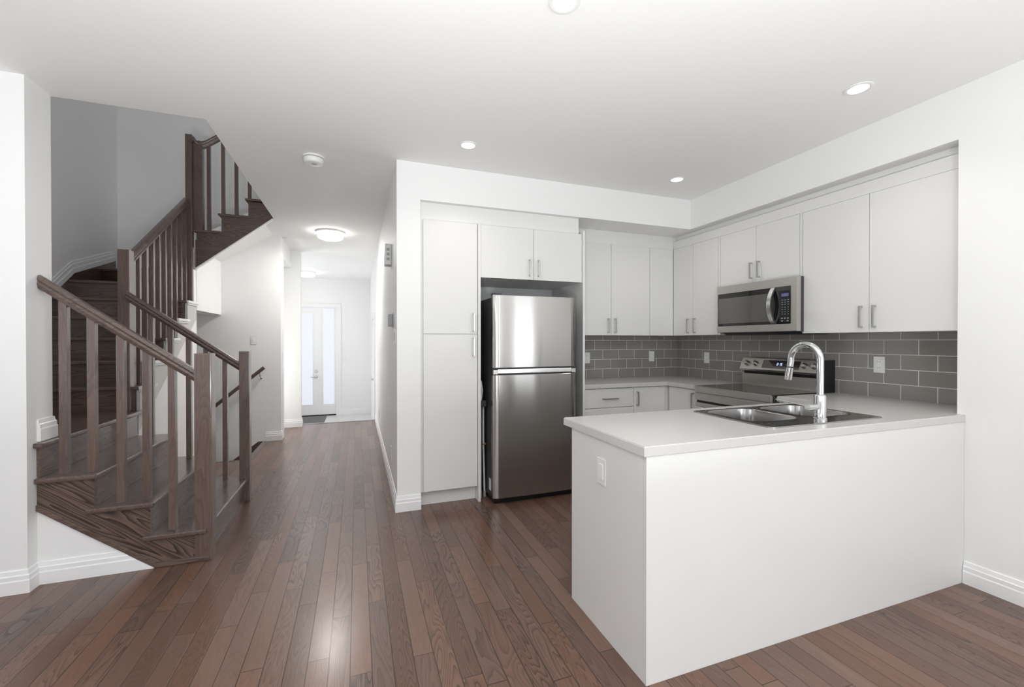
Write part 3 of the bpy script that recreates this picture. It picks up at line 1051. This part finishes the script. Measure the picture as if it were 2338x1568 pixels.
part(fr, 'freezer_door', fridge_door(1.098, 1.684), STEEL, 35)
part(fr, 'fresh_food_door', fridge_door(0.050, 1.043), STEEL, 35)
bm = BM(); box(bm, 1.024, 1.756, 3.300, 3.322, 1.040, 1.100); part(fr, 'door_gap', bm, BLACK)
bm = BM(); box(bm, 1.060, 1.722, 3.268, 3.299, 1.050, 1.088, 0.006); part(fr, 'pocket_handle', bm, STEEL_B, label='bright recessed handle strip')
bm = BM(); box(bm, 1.022, 1.059, 3.262, 3.299, 1.046, 1.082, 0.003); part(fr, 'handle_cap', bm, STEEL_F)
bm = BM(); box(bm, 1.723, 1.758, 3.262, 3.299, 1.046, 1.082, 0.003); part(fr, 'handle_cap', bm, STEEL_F)
bm = BM(); box(bm, 1.04, 1.74, 3.30, 3.325, 0.0, 0.045); part(fr, 'base_grille', bm, BLACK)
bm = BM(); box(bm, 1.03, 1.10, 3.29, 3.36, 1.686, 1.70, 0.003); part(fr, 'hinge_cover', bm, DARKSTEEL)
bm = BM(); box(bm, 1.0245, 1.0258, 3.345, 3.40, 0.09, 0.185); part(fr, 'sticker', bm, WPLASTIC, label='small white sticker low on the side')

# folding step stool stored in the gap
st = thing('step_stool', 'folded white tubular step stool with dark step standing in the gap beside the refrigerator', 'step stool', (0.985, 3.5, 0))
for y, x0, x1 in ((3.47, 0.972, 0.972), (3.49, 1.002, 1.012)):
    bm = BM(); tube(bm, [(x0, y, 0.80), (x0, y, 0.45), (x1, y, 0.03)], 0.009, 10); part(st, 'leg', bm, WPLASTIC, 50)
    bm = BM(); tube(bm, [(x0, y + 0.40, 0.80), (x0, y + 0.40, 0.45), (x1, y + 0.40, 0.03)], 0.009, 10); part(st, 'leg', bm, WPLASTIC, 50)
    for yy in (y, y + 0.40):
        bm = BM(); lathe(bm, [(0.0, 0), (0.012, 0), (0.012, 0.045), (0, 0.045)], (x1, yy, 0.0), 'Z', 12); part(st, 'foot', bm, GREYPLATE, 50)
bm = BM(); box(bm, 0.960, 1.018, 3.45, 3.90, 0.765, 0.815, 0.006); part(st, 'step', bm, DGPLASTIC, label='dark slate folded step')
pts = [(0.972, 3.47, 0.80), (0.985, 3.47, 0.90), (0.978, 3.48, 0.97), (0.970, 3.52, 1.00), (0.970, 3.84, 1.00), (0.975, 3.87, 0.95), (0.972, 3.87, 0.80)]
bm = BM(); tube(bm, pts, 0.010, 10); part(st, 'hand_hoop', bm, WPLASTIC, 50)
bm = BM(); tube(bm, [(0.985, 3.455, 0.452), (1.016, 3.462, 0.448), (1.018, 3.50, 0.452)], 0.004, 8); part(st, 'tie', bm, ORANGE)

# ------------------------------------------------------------------ wall cabinets, back wall
FU = ('-Y', 3.702)
ua = thing('wall_cabinet', 'white two-door wall cabinet on the back wall between refrigerator panel and corner', 'cabinet', (2.39, 3.87, 1.37), 'kitchen wall cabinets')
bm = BM(); box(bm, 1.921, 2.856, 3.722, YK - 0.003, 1.372, 2.280); part(ua, 'body', bm, CAB)
d = door(ua, FU, 1.930, 2.394, 1.370, 2.280); pull(d, FU, 2.354, 1.395, 1.540)
d = door(ua, FU, 2.394, 2.857, 1.370, 2.280); pull(d, FU, 2.434, 1.395, 1.540)
uc = thing('wall_cabinet', 'narrow white blank-fronted corner wall cabinet with no handle on the back wall', 'cabinet', (3.0, 3.87, 1.37), 'kitchen wall cabinets')
bm = BM(); box(bm, 2.858, XB - 0.003, 3.722, YK - 0.003, 1.372, 2.280); part(uc, 'body', bm, CAB)
door(uc, FU, 2.858, 3.157, 1.370, 2.280, 'panel')
bm = BM(); box(bm, 1.921, 3.22, 3.715, 3.735, 2.282, ZS - 0.001); struct('trim_9', bm, CAB)

# wall cabinets, right wall
FB = ('-X', 3.158)
ub = thing('wall_cabinet', 'white two-door wall cabinet between the corner and the microwave', 'cabinet', (3.33, 3.4, 1.37), 'kitchen wall cabinets')
bm = BM(); box(bm, 3.178, XB - 0.003, 3.104, 3.719, 1.372, 2.280); part(ub, 'body', bm, CAB)
d = door(ub, FB, 3.420, 3.700, 1.370, 2.280); pull(d, FB, 3.478, 1.395, 1.540)
d = door(ub, FB, 3.104, 3.420, 1.370, 2.280); pull(d, FB, 3.388, 1.395, 1.540)
bm = BM(); box(bm, 3.160, 3.178, 3.076, 3.102, 1.372, 2.280, 0.001); part(ub, 'filler_strip', bm, CAB)
um = thing('wall_cabinet', 'short white two-door cabinet directly above the microwave', 'cabinet', (3.33, 2.7, 1.808), 'kitchen wall cabinets')
bm = BM(); box(bm, 3.178, XB - 0.003, 2.324, 3.074, 1.812, 2.280); part(um, 'body', bm, CAB)
d = door(um, FB, 2.700, 3.073, 1.808, 2.280); pull(d, FB, 2.738, 1.842, 1.978)
d = door(um, FB, 2.324, 2.700, 1.808, 2.280); pull(d, FB, 2.664, 1.842, 1.978)
ur = thing('wall_cabinet', 'large white two-door wall cabinet at the right end above the peninsula', 'cabinet', (3.33, 1.85, 1.37), 'kitchen wall cabinets')
bm = BM(); box(bm, 3.178, XB - 0.003, 1.392, 2.300, 1.372, 2.280); part(ur, 'body', bm, CAB)
d = door(ur, FB, 1.851, 2.298, 1.370, 2.280); pull(d, FB, 1.893, 1.402, 1.545)
d = door(ur, FB, 1.408, 1.851, 1.370, 2.280); pull(d, FB, 1.814, 1.402, 1.545)
bm = BM(); box(bm, 3.162, 3.178, 2.302, 2.322, 1.372, 2.280, 0.001); part(ur, 'filler_strip', bm, CAB)
bm = BM(); box(bm, 3.166, 3.184, 1.390, 3.712, 2.282, 2.362); struct('trim_10', bm, CAB)
bm = BM(); box(bm, 3.205, 3.22, 1.390, 3.712, 2.30, ZS - 0.001); struct('trim_11', bm, CAB)

# ------------------------------------------------------------------ microwave
mw = thing('microwave_oven', 'stainless over-the-range microwave with black glass door and arched handle', 'microwave', (3.25, 2.66, 1.385))
MX, y0, y1 = 3.080, 2.283, 3.037
bm = BM(); box(bm, MX + 0.045, XB - 0.02, y0 + 0.004, y1 - 0.004, 1.385, 1.80); part(mw, 'body', bm, DARKSTEEL, label='dark grey casing')
bm = BM(); box(bm, MX, MX + 0.042, y0, y1, 1.388, 1.800, 0.004); part(mw, 'front_frame', bm, STEEL_F)
bm = BM(); box(bm, MX - 0.003, MX, 2.331, 3.022, 1.445, 1.733, 0.0012); gl = part(mw, 'door_glass', bm, GLASSBLK)
bm = BM(); box(bm, MX - 0.0042, MX - 0.0031, 2.500, 3.012, 1.468, 1.690); part(gl, 'window', bm, MWINDOW, label='grey mesh window')
bm = BM()
prof = []
loops = []
for i in range(15):
    t = i / 14
    z = 1.450 + 0.280 * t
    o = 0.052 * math.sin(math.pi * t) ** 0.8 + 0.004
    w = 0.017
    yc = 2.474
    loops.append([Vector((MX - o - 0.004, yc - w, z)), Vector((MX - o - 0.004, yc + w, z)), Vector((MX - max(o - 0.014, 0.0035), yc + w, z)), Vector((MX - max(o - 0.014, 0.0035), yc - w, z))])
loft(bm, loops)
part(mw, 'handle', bm, STEEL_B, 40, label='arched bright handle')
bm = BM(); box(bm, MX - 0.0046, MX - 0.0032, 2.337, 2.424, 1.455, 1.700); kp = part(mw, 'control_panel', bm, BLACK)
bm = BM(); box(bm, MX - 0.0056, MX - 0.0047, 2.346, 2.404, 1.655, 1.678); part(kp, 'display', bm, DISPLAY, label='dim violet display')
bm = BM()
for i, z in enumerate((1.628, 1.611, 1.594, 1.572, 1.555, 1.538, 1.52)):
    for y in (2.348, 2.374, 2.396):
        w = 0.007 if i < 3 else 0.004
        box(bm, MX - 0.0054, MX - 0.0047, y - w, y + w, z - 0.0022, z + 0.0022)
part(kp, 'key_markings', bm, MARKS)
bm = BM()
for z, ys in ((1.488, (2.35, 2.376, 2.40)), (1.468, (2.352, 2.398))):
    for y in ys:
        box(bm, MX - 0.0054, MX - 0.0047, y - 0.007, y + 0.007, z - 0.004, z + 0.004)
part(kp, 'key_markings', bm, MARKS)
bm = BM(); prism(bm, [(MX + 0.05, 1.386), (MX + 0.09, 1.366), (XB - 0.06, 1.366), (XB - 0.02, 1.386)], 'Y', y0 + 0.02, y1 - 0.02)
part(mw, 'vent_underside', bm, BLACK)

# ------------------------------------------------------------------ base cabinets
FC = ('-Y', 3.472)
ba = thing('base_cabinet', 'white base cabinet with stacked drawers beside the refrigerator panel', 'cabinet', (2.2, 3.75, 0), 'kitchen base cabinets')
bm = BM(); box(bm, 1.921, 2.496, 3.492, YK - 0.003, 0.10, 0.874); part(ba, 'body', bm, CAB)
for z0, z1 in ((0.690, 0.870), (0.400, 0.688), (0.110, 0.398)):
    d = door(ba, FC, 1.930, 2.497, z0, z1, 'drawer'); zc = z1 - 0.095; pull(d, FC, 2.147, zc, zc, True, 2.312)
bm = BM(); box(bm, 1.921, 2.496, 3.54, 3.56, 0, 0.10); part(ba, 'toe_kick', bm, CAB)
bb = thing('base_cabinet', 'white single-door base cabinet in the kitchen corner facing the room', 'cabinet', (2.7, 3.75, 0), 'kitchen base cabinets')
bm = BM(); box(bm, 2.498, 2.905, 3.492, YK - 0.003, 0.10, 0.874); part(bb, 'body', bm, CAB)
d = door(bb, FC, 2.498, 2.862, 0.110, 0.870); pull(d, FC, 2.532, 0.695, 0.830)
bm = BM(); box(bm, 2.864, 2.902, 3.474, 3.491, 0.10, 0.872, 0.001); part(bb, 'filler_strip', bm, CAB)
FD = ('-X', 2.888)
bc = thing('base_cabinet', 'white corner base cabinet whose door touches the left side of the range', 'cabinet', (3.2, 3.25, 0), 'kitchen base cabinets')
bm = BM(); box(bm, 2.908, XB - 0.003, 3.046, 3.490, 0.10, 0.874); part(bc, 'body', bm, CAB)
d = door(bc, FD, 3.050, 3.440, 0.110, 0.870); pull(d, FD, 3.115, 0.700, 0.840)
bd = thing('base_cabinet', 'white narrow base cabinet between the range and the peninsula', 'cabinet', (3.2, 2.15, 0), 'kitchen base cabinets')
bm = BM(); box(bm, 2.908, XB - 0.003, 2.010, 2.274, 0.10, 0.874); part(bd, 'body', bm, CAB)
door(bd, FD, 2.034, 2.274, 0.690, 0.870, 'drawer')
door(bd, FD, 2.034, 2.274, 0.110, 0.688)
pn = thing('peninsula_cabinet', 'white panelled kitchen peninsula in the foreground under the sink counter', 'cabinet', (2.06, 1.66, 0))
bm = BM(); box(bm, 1.052, XS - 0.003, 1.376, 1.955, 0.0, 0.72); part(pn, 'body', bm, CAB)
PEN = plain('white_peninsula_panel', (0.76, 0.76, 0.75), 0.45, bump=0.03, bscale=500)
bm = BM(); box(bm, 1.031, XS - 0.0015, YPF, 1.374, 0.0, 0.8745, 0.0012); part(pn, 'back_panel', bm, PEN)
bm = BM(); box(bm, 1.031, 1.050, 1.3755, 1.955, 0.0, 0.8745, 0.0012); part(pn, 'end_panel', bm, CAB)
for a, b_ in ((1.07, 1.66), (1.66, 2.26), (2.26, 2.86)):
    bm = BM(); box(bm, a + G, b_ - G, 1.957, 1.976, 0.11, 0.87, 0.0015); part(pn, 'door', bm, CAB)
bm = BM(); box(bm, 1.07, 2.862, 1.93, 1.955, 0.72, 0.872); part(pn, 'rail', bm, CAB)

# ------------------------------------------------------------------ counters
bm = BM(); slab_with_holes(bm, [(1.923, 3.447), (2.868, 3.447), (2.868, 3.046), (XB - 0.002, 3.046), (XB - 0.002, YK - 0.002), (1.923, YK - 0.002)], [], 0.876, ZT, 0.003)
single('countertop', bm, QUARTZ, 'pale quartz countertop in the kitchen corner left of the range', 'countertop', group='kitchen countertops')
SX0, SX1, SY0, SY1 = 1.775, 2.575, 1.432, 1.935
bm = BM()
slab_with_holes(bm, [(1.018, 1.350), (3.115, 1.350), (3.115, 1.383), (3.115, 1.388), (XB - 0.002, 1.388), (XB - 0.002, 2.276), (2.868, 2.276), (2.868, 2.022), (1.018, 2.022)],
                [[(SX0 + 0.02, SY0 + 0.02), (SX1 - 0.02, SY0 + 0.02), (SX1 - 0.02, SY1 - 0.02), (SX0 + 0.02, SY1 - 0.02)]], 0.876, ZT, 0.004)
single('countertop', bm, QUARTZ, 'pale quartz countertop of the peninsula holding the sink and faucet', 'countertop', group='kitchen countertops')

# ------------------------------------------------------------------ backsplashes
bm = BM(); box(bm, 1.923, XB - 0.001, YK - 0.009, YK - 0.0005, ZT, 1.371)
single('tile_backsplash', bm, TILE_BACK, 'grey subway tile backsplash on the back wall above the corner counter', 'backsplash', group='tile backsplashes')
bm = BM(); box(bm, XB - 0.009, XB - 0.0005, 1.387, YK - 0.010, ZT, 1.371)
single('tile_backsplash', bm, TILE_SIDE, 'long grey subway tile backsplash on the right wall behind range and faucet', 'backsplash', group='tile backsplashes')

# ------------------------------------------------------------------ sink
sk = thing('kitchen_sink', 'double-bowl stainless drop-in sink set in the peninsula counter', 'sink', (2.175, 1.68, 0.72))
holes = []
bowls = [(1.812, 2.150, 1.545, 1.905), (2.205, 2.540, 1.545, 1.905)]
for (a, b_, c, d_) in bowls:
    holes.append(rrect(a, b_, c, d_, 0.075))
bm = BM(); slab_with_holes(bm, rrect(SX0, SX1, SY0, SY1, 0.030), holes, ZT + 0.0005, ZT + 0.0055, 0.003)
part(sk, 'rim', bm, SINKS)
for (a, b_, c, d_) in bowls:
    bm = BM()
    loops = []
    for ins, zz, rr in ((-0.004, ZT + 0.0062, 0.079), (0.000, ZT + 0.0065, 0.075), (0.004, ZT + 0.004, 0.072), (0.010, 0.86, 0.070), (0.016, 0.78, 0.068), (0.024, 0.755, 0.062), (0.045, 0.742, 0.045), (0.09, 0.738, 0.03)):
        loops.append([Vector((p[0], p[1], zz)) for p in rrect(a + ins, b_ - ins, c + ins, d_ - ins, rr)])
    loft(bm, loops, cap0=False)
    bw = part(sk, 'bowl', bm, SINKS, 50)
    bm = BM(); lathe(bm, [(0, 0), (0.045, 0), (0.042, 0.004), (0.03, 0.001), (0, 0.001)], ((a + b_) / 2, (c + d_) / 2, 0.7385), 'Z', 24)
    part(bw, 'drain', bm, CHROME, 40)

# faucet
FX, FY, FZ0 = 2.160, 1.480, ZT + 0.0055
fc = thing('faucet', 'chrome gooseneck pull-down faucet standing on the sink', 'faucet', (FX, FY, FZ0))
bm = BM(); lathe(bm, [(0, 0), (0.030, 0), (0.030, 0.012), (0.0265, 0.016), (0.0265, 0.122), (0.0225, 0.128), (0.017, 0.130), (0, 0.130)], (FX, FY, FZ0), 'Z', 32)
part(fc, 'body', bm, CHROME, 40)
dirv = Vector((-0.10, 1.0, 0)).normalized()
R = 0.072
P0 = Vector((FX, FY, 0))
pts = [P0 + Vector((0, 0, 1.03)), P0 + Vector((0, 0, 1.14)), P0 + Vector((0, 0, 1.216))]
for k in range(1, 17):
    t = math.pi * k / 16 * 1.03
    pts.append(P0 + dirv * (R - R * math.cos(t)) + Vector((0, 0, 1.216 + 1.10 * R * math.sin(t))))
end = pts[-1]
tip = end + dirv * 0.004 + Vector((0, 0, -0.030))
pts.append(tip)
bm = BM(); tube(bm, pts, 0.0160, 20); part(fc, 'gooseneck', bm, CHROME, 60)
bm = BM(); tube(bm, [tip, tip + Vector((0, 0, -0.004))], 0.0165, 20); part(fc, 'collar', bm, BLACK, 60)
bm = BM(); tube(bm, [tip + Vector((0, 0, -0.004)), tip + dirv * 0.006 + Vector((0, 0, -0.035)), tip + dirv * 0.010 + Vector((0, 0, -0.068))], 0.017, 20, radii=[0.0165, 0.0180, 0.0185])
part(fc, 'spray_head', bm, CHROME, 60)
HZ = FZ0 + 0.068
hd = Vector((-1.0, 0.12, 0)).normalized()
bm = BM(); tube(bm, [Vector((FX, FY, HZ)), Vector((FX, FY, HZ)) + hd * 0.078], 0.0165, 20); hn = part(fc, 'valve', bm, CHROME, 60)
e = Vector((FX, FY, HZ)) + hd * 0.068
bm = BM(); tube(bm, [e + Vector((0, 0.012, 0.004)), e + Vector((-0.035, 0.15, 0.022))], 0.0032, 12); part(hn, 'lever', bm, CHROME, 60)

# ------------------------------------------------------------------ range
rg = thing('range', 'stainless electric range with black glass cooktop and rear control panel', 'range', (3.1, 2.66, 0))
ry0, ry1 = 2.284, 3.036
bm = BM(); box(bm, 2.850, 3.462, ry0, ry1, 0.02, 0.905); part(rg, 'body', bm, DARKSTEEL)
bm = BM(); box(bm, 2.832, 3.34, ry0, ry1, 0.907, 0.920, 0.003)
part(rg, 'cooktop', bm, GLASSBLK)
bm = BM(); box(bm, 2.822, 2.842, ry0, ry1, 0.862, 0.919, 0.006); part(rg, 'front_trim', bm, STEEL_F)
bm = BM(); box(bm, 2.826, 2.848, ry0, ry1, 0.795, 0.860, 0.003)
box(bm, 2.822, 2.827, ry0 + 0.03, ry1 - 0.03, 0.805, 0.850, 0.002)
part(rg, 'vent_panel', bm, STEEL_F)
bm = BM(); box(bm, 2.830, 2.849, ry0 + 0.004, ry1 - 0.004, 0.17, 0.775, 0.003); od = part(rg, 'oven_door', bm, STEEL_F)
bm = BM(); box(bm, 2.828, 2.8305, ry0 + 0.10, ry1 - 0.10, 0.30, 0.62); part(od, 'oven_window', bm, OVENGLASS)
bm = BM(); tube(bm, [(2.775, ry0 + 0.03, 0.735), (2.775, ry1 - 0.03, 0.735)], 0.013, 14)
for y in (ry0 + 0.05, ry1 - 0.05):
    box(bm, 2.775, 2.832, y - 0.012, y + 0.012, 0.724, 0.746, 0.002)
part(od, 'handle', bm, STEEL_B, 40)
bm = BM(); box(bm, 2.832, 2.849, ry0 + 0.004, ry1 - 0.004, 0.03, 0.165, 0.003); part(rg, 'storage_drawer', bm, STEEL_F)
bm = BM(); box(bm, 2.838, 2.849, ry0 + 0.03, ry1 - 0.03, 0.776, 0.794); part(rg, 'door_gap', bm, BLACK)
# backguard
bm = BM(); prism(bm, [(3.385, 0.921), (3.385, 1.018), (3.488, 1.018), (3.488, 0.90), (3.345, 0.90), (3.345, 0.921)], 'Y', ry0, ry1)
part(rg, 'backguard', bm, STEEL_F)
bm = BM(); box(bm, 3.40, 3.488, ry0 + 0.008, ry1 - 0.008, 1.018, 1.045); part(rg, 'vent_slot', bm, BLACK)
bm = BM(); prism(bm, [(3.352, 1.062), (3.362, 1.045), (3.489, 1.045), (3.489, 1.165), (3.402, 1.165), (3.397, 1.160)], 'Y', ry0 - 0.002, ry1 + 0.002)
cp = part(rg, 'control_panel', bm, STEEL_F)
bm = BM(); box(bm, 3.36, 3.489, ry0 - 0.006, ry0 - 0.0025, 0.905, 1.165); part(rg, 'end_cap', bm, BLACK)
nrm = Vector((-(1.160 - 1.062), 0, 3.397 - 3.352)).normalized()     # outward normal of the slanted face
upv = Vector((3.397 - 3.352, 0, 1.160 - 1.062)).normalized()


def on_panel(y, h, d=0.0):
    return Vector((3.352, y, 1.062)) + upv * h + nrm * d


def slanted(bm_, ya, yb, h0, h1, d0, d1):
    lo = [on_panel(ya, h0, d0), on_panel(yb, h0, d0), on_panel(yb, h1, d0), on_panel(ya, h1, d0)]
    hi = [p + nrm * (d1 - d0) for p in lo]
    return loft(bm_, [lo, hi])


bm = BM(); slanted(bm, 2.476, 2.815, 0.018, 0.092, 0.0005, 0.002); dp = part(cp, 'display_glass', bm, OVENGLASS)
# lit clock digits
bm = BM()
SEG = {'2': 'abged', '5': 'afgcd', '1': 'bc', ':': ''}
yc = 2.678
for ch in '2:15':
    w, h, t = 0.011, 0.022, 0.0026
    if ch == ':':
        for hh in (0.052, 0.062):
            slanted(bm, yc - 0.002, yc + 0.001, hh, hh + 0.003, 0.0022, 0.003)
        yc -= 0.006
        continue
    b0 = 0.047
    rects = {'a': (0, w, h - t, h), 'g': (0, w, h / 2 - t / 2, h / 2 + t / 2), 'd': (0, w, 0, t), 'b': (w - t, w, h / 2, h), 'c': (w - t, w, 0, h / 2), 'f': (0, t, h / 2, h), 'e': (0, t, 0, h / 2)}
    for s in SEG[ch]:
        u0, u1, v0, v1 = rects[s]
        slanted(bm, yc - u1, yc - u0, b0 + v0, b0 + v1, 0.0022, 0.003)
    yc -= w + 0.005
part(dp, 'clock_digits', bm, DIGITS, label='blue lit clock digits')
for y in (2.975, 2.885, 2.437, 2.355):
    c0 = on_panel(y, 0.055, 0.0005)
    bm = BM(); tube(bm, [c0, c0 + nrm * 0.006, c0 + nrm * 0.0061, c0 + nrm * 0.030, c0 + nrm * 0.032], 0.02, 24, radii=[0.025, 0.025, 0.0205, 0.019, 0.016])
    kb = part(cp, 'knob', bm, KNOB, 40)
    bm = BM()
    lo = [c0 + upv * a + Vector((0, b_, 0)) + nrm * 0.030 for a, b_ in ((-0.019, -0.005), (-0.019, 0.005), (0.019, 0.005), (0.019, -0.005))]
    loft(bm, [lo, [p + nrm * 0.010 for p in lo]])
    part(kb, 'grip', bm, STEEL_F)

# ------------------------------------------------------------------ outlets and switches
def plate_box(face, a, z, w=0.07, h=0.115, t=0.005):
    ax, c = face
    b = BM()
    if ax == '-Y':
        box(b, a - w / 2, a + w / 2, c - t, c - 0.0004, z - h / 2, z + h / 2, 0.002)
    elif ax == '-X':
        box(b, c - t, c - 0.0004, a - w / 2, a + w / 2, z - h / 2, z + h / 2, 0.002)
    return b


def insert(face, a, z, w, h, t0, t1):
    ax, c = face
    b = BM()
    if ax == '-Y':
        box(b, a - w / 2, a + w / 2, c - t1, c - t0, z - h / 2, z + h / 2, 0.0008)
    else:
        box(b, c - t1, c - t0, a - w / 2, a + w / 2, z - h / 2, z + h / 2, 0.0008)
    return b


def outlet(face, a, z, label, group='outlet plates', slots=True):
    ax, c = face
    loc = (a, c, z - 0.057) if ax == '-Y' else (c, a, z - 0.057)
    o = thing('outlet', label, 'outlet', loc, group)
    part(o, 'plate', plate_box(face, a, z), WPLASTIC)
    f = part(o, 'receptacle', insert(face, a, z, 0.034, 0.068, 0.005, 0.0068), TRIM)
    if slots:
        b = BM()
        for dz in (0.020, -0.020):
            for da in (-0.007, 0.007):
                if ax == '-Y':
                    box(b, a + da - 0.0012, a + da + 0.0012, c - 0.0074, c - 0.0069, z + dz - 0.004, z + dz + 0.004)
                else:
                    box(b, c - 0.0074, c - 0.0069, a + da - 0.0012, a + da + 0.0012, z + dz - 0.004, z + dz + 0.004)
        part(f, 'slots', b, BLACK)
    return o


def switch(face, a, z, label, mat=None):
    ax, c = face
    loc = (a, c, z - 0.057) if ax == '-Y' else (c, a, z - 0.057)
    o = thing('light_switch', label, 'light switch', loc, 'switch plates')
    part(o, 'plate', plate_box(face, a, z), WPLASTIC)
    part(o, 'rocker', insert(face, a, z, 0.033, 0.066, 0.005, 0.008), mat or TRIM)
    return o


TB, TS = ('-Y', YK - 0.009), ('-X', XB - 0.009)
outlet(TB, 2.300, 1.135, 'white outlet on the grey tiles right beside the refrigerator panel')
outlet(TB, 3.128, 1.142, 'white outlet on the grey back-wall tiles near the corner')
outlet(TS, 3.578, 1.137, 'white outlet on the right-wall tiles between corner and range')
outlet(TS, 1.978, 1.145, 'white outlet on the right-wall tiles to the right of the faucet')
outlet(('-X', HX), 3.99, 0.315, 'white outlet low on the hallway wall near the pantry')
outlet(('-X', HX), 6.3, 0.30, 'white outlet low on the hallway wall farther down towards the entry')
switch(('-X', 1.031), 1.668, 0.730, 'white rocker switch on the end panel of the peninsula')
switch(('-Y', YW), -1.266, 1.332, 'white light switch on the wall behind the stair railings')
switch(('-X', HX), 3.555, 1.352, 'light switch with grey rocker on the hallway wall below the thermostat', GPLASTIC)
switch(('-Y', 10.37), -0.264, 0.91, 'small white light switch on the front wall right of the entry door')

# chime and thermostat on the hall wall
CHIME = plain('light_grey_plastic', (0.6, 0.6, 0.6), 0.45)
ch = thing('door_chime', 'pale grey chime box with three square grilles high on the hallway wall', 'chime', (HX, 4.0, 2.0))
bm = BM(); box(bm, 0.232, HX - 0.0005, 3.94, 4.06, 1.99, 2.175, 0.010, 3); bd_ = part(ch, 'housing', bm, CHIME, 40)
for z in (2.125, 2.083, 2.041):
    bm = BM(); box(bm, 0.247, 0.272, 3.9385, 3.941, z - 0.012, z + 0.012, 0.001); part(bd_, 'grille', bm, GPLASTIC)
th = thing('thermostat', 'small grey thermostat on the hallway wall above the switch', 'thermostat', (HX, 3.8, 1.44))
bm = BM(); box(bm, 0.247, HX - 0.004, 3.72, 3.80, 1.438, 1.540, 0.007, 3); part(th, 'housing', bm, GPLASTIC, 40)
bm = BM(); box(bm, HX - 0.004, HX - 0.0005, 3.70, 3.82, 1.43, 1.55, 0.001); part(th, 'back_plate', bm, GREYPLATE)

# ------------------------------------------------------------------ ceiling fixtures
sd = thing('smoke_detector', 'round white smoke detector on the hallway ceiling', 'smoke detector', (-0.305, 3.56, H - 0.055))
bm = BM(); lathe(bm, [(0, 0), (0.075, 0), (0.075, 0.012), (0, 0.012)], (-0.305, 3.56, H - 0.0005), 'Z', 36, -1); part(sd, 'base_ring', bm, WPLASTIC, 40)
bm = BM(); lathe(bm, [(0, 0.012), (0.064, 0.012), (0.064, 0.018), (0, 0.018)], (-0.305, 3.56, H - 0.0005), 'Z', 36, -1); part(sd, 'vent_gap', bm, GPLASTIC, 40)
bm = BM(); lathe(bm, [(0, 0.018), (0.071, 0.018), (0.071, 0.034), (0.064, 0.050), (0.058, 0.054), (0, 0.054)], (-0.305, 3.56, H - 0.0005), 'Z', 36, -1); part(sd, 'cover', bm, WPLASTIC, 40)
bm = BM(); lathe(bm, [(0, 0.054), (0.020, 0.054), (0.017, 0.057), (0, 0.058)], (-0.300, 3.555, H - 0.0005), 'Z', 24, -1); part(sd, 'test_button', bm, GREYPLATE, 40)


def flush_light(x, y, label, glass):
    o = thing('ceiling_light', label, 'ceiling light', (x, y, H - 0.09), 'hallway ceiling lights')
    b = BM(); lathe(b, [(0, 0), (0.172, 0), (0.172, 0.018), (0.164, 0.024), (0, 0.022)], (x, y, H - 0.0005), 'Z', 40, -1); part(o, 'base', b, WPLASTIC, 40)
    b = BM(); lathe(b, [(0, 0.0225), (0.150, 0.0225), (0.150, 0.07), (0.143, 0.083), (0.125, 0.09), (0, 0.09)], (x, y, H - 0.0005), 'Z', 40, -1)
    part(o, 'diffuser', b, glass, 40)
    b = BM(); lathe(b, [(0, 0.0905), (0.122, 0.0905), (0.122, 0.092), (0, 0.092)], (x, y, H - 0.0005), 'Z', 40, -1)
    part(o, 'diffuser_face', b, LAMPFACE if glass is LAMPGLASS else glass, 40)
    return o


flush_light(-0.315, 5.92, 'round opal ceiling light lit in the middle of the hallway', LAMPGLASS)
flush_light(-0.95, 9.5, 'round opal ceiling light partly hidden over the front entry', LAMPGLASS2)


def recessed(x, y, label):
    o = thing('recessed_light', label, 'recessed light', (x, y, H - 0.006), 'recessed kitchen lights')
    b = BM(); lathe(b, [(0.048, 0), (0.066, 0), (0.066, 0.004), (0.060, 0.006), (0.048, 0.003), (0.048, 0)], (x, y, H - 0.0003), 'Z', 36, -1, False)
    part(o, 'trim_ring', b, WPLASTIC, 40)
    b = BM(); lathe(b, [(0, 0), (0.0475, 0), (0.0475, 0.0025), (0, 0.0025)], (x, y, H - 0.0003), 'Z', 36, -1)
    part(o, 'lens', b, LAMP, 40)
    ld = bpy.data.lights.new('recessed_bulb', 'SPOT')
    ld.energy = 13
    ld.spot_size = math.radians(125)
    ld.spot_blend = 0.9
    ld.shadow_soft_size = 0.07
    ld.color = (1.0, 0.95, 0.88)
    lo = bpy.data.objects.new('recessed_bulb', ld)
    COL.objects.link(lo)
    lo.parent = o
    lo.location = (0, 0, -0.012)
    return o


recessed(0.745, 2.976, 'lit recessed ceiling light in front of the pantry')
recessed(2.593, 2.998, 'lit recessed ceiling light near the soffit corner, far right kitchen')
recessed(2.601, 1.582, 'lit recessed ceiling light above the peninsula near the right wall')
recessed(0.802, 1.585, 'recessed ceiling light cut by the top edge of the photo')
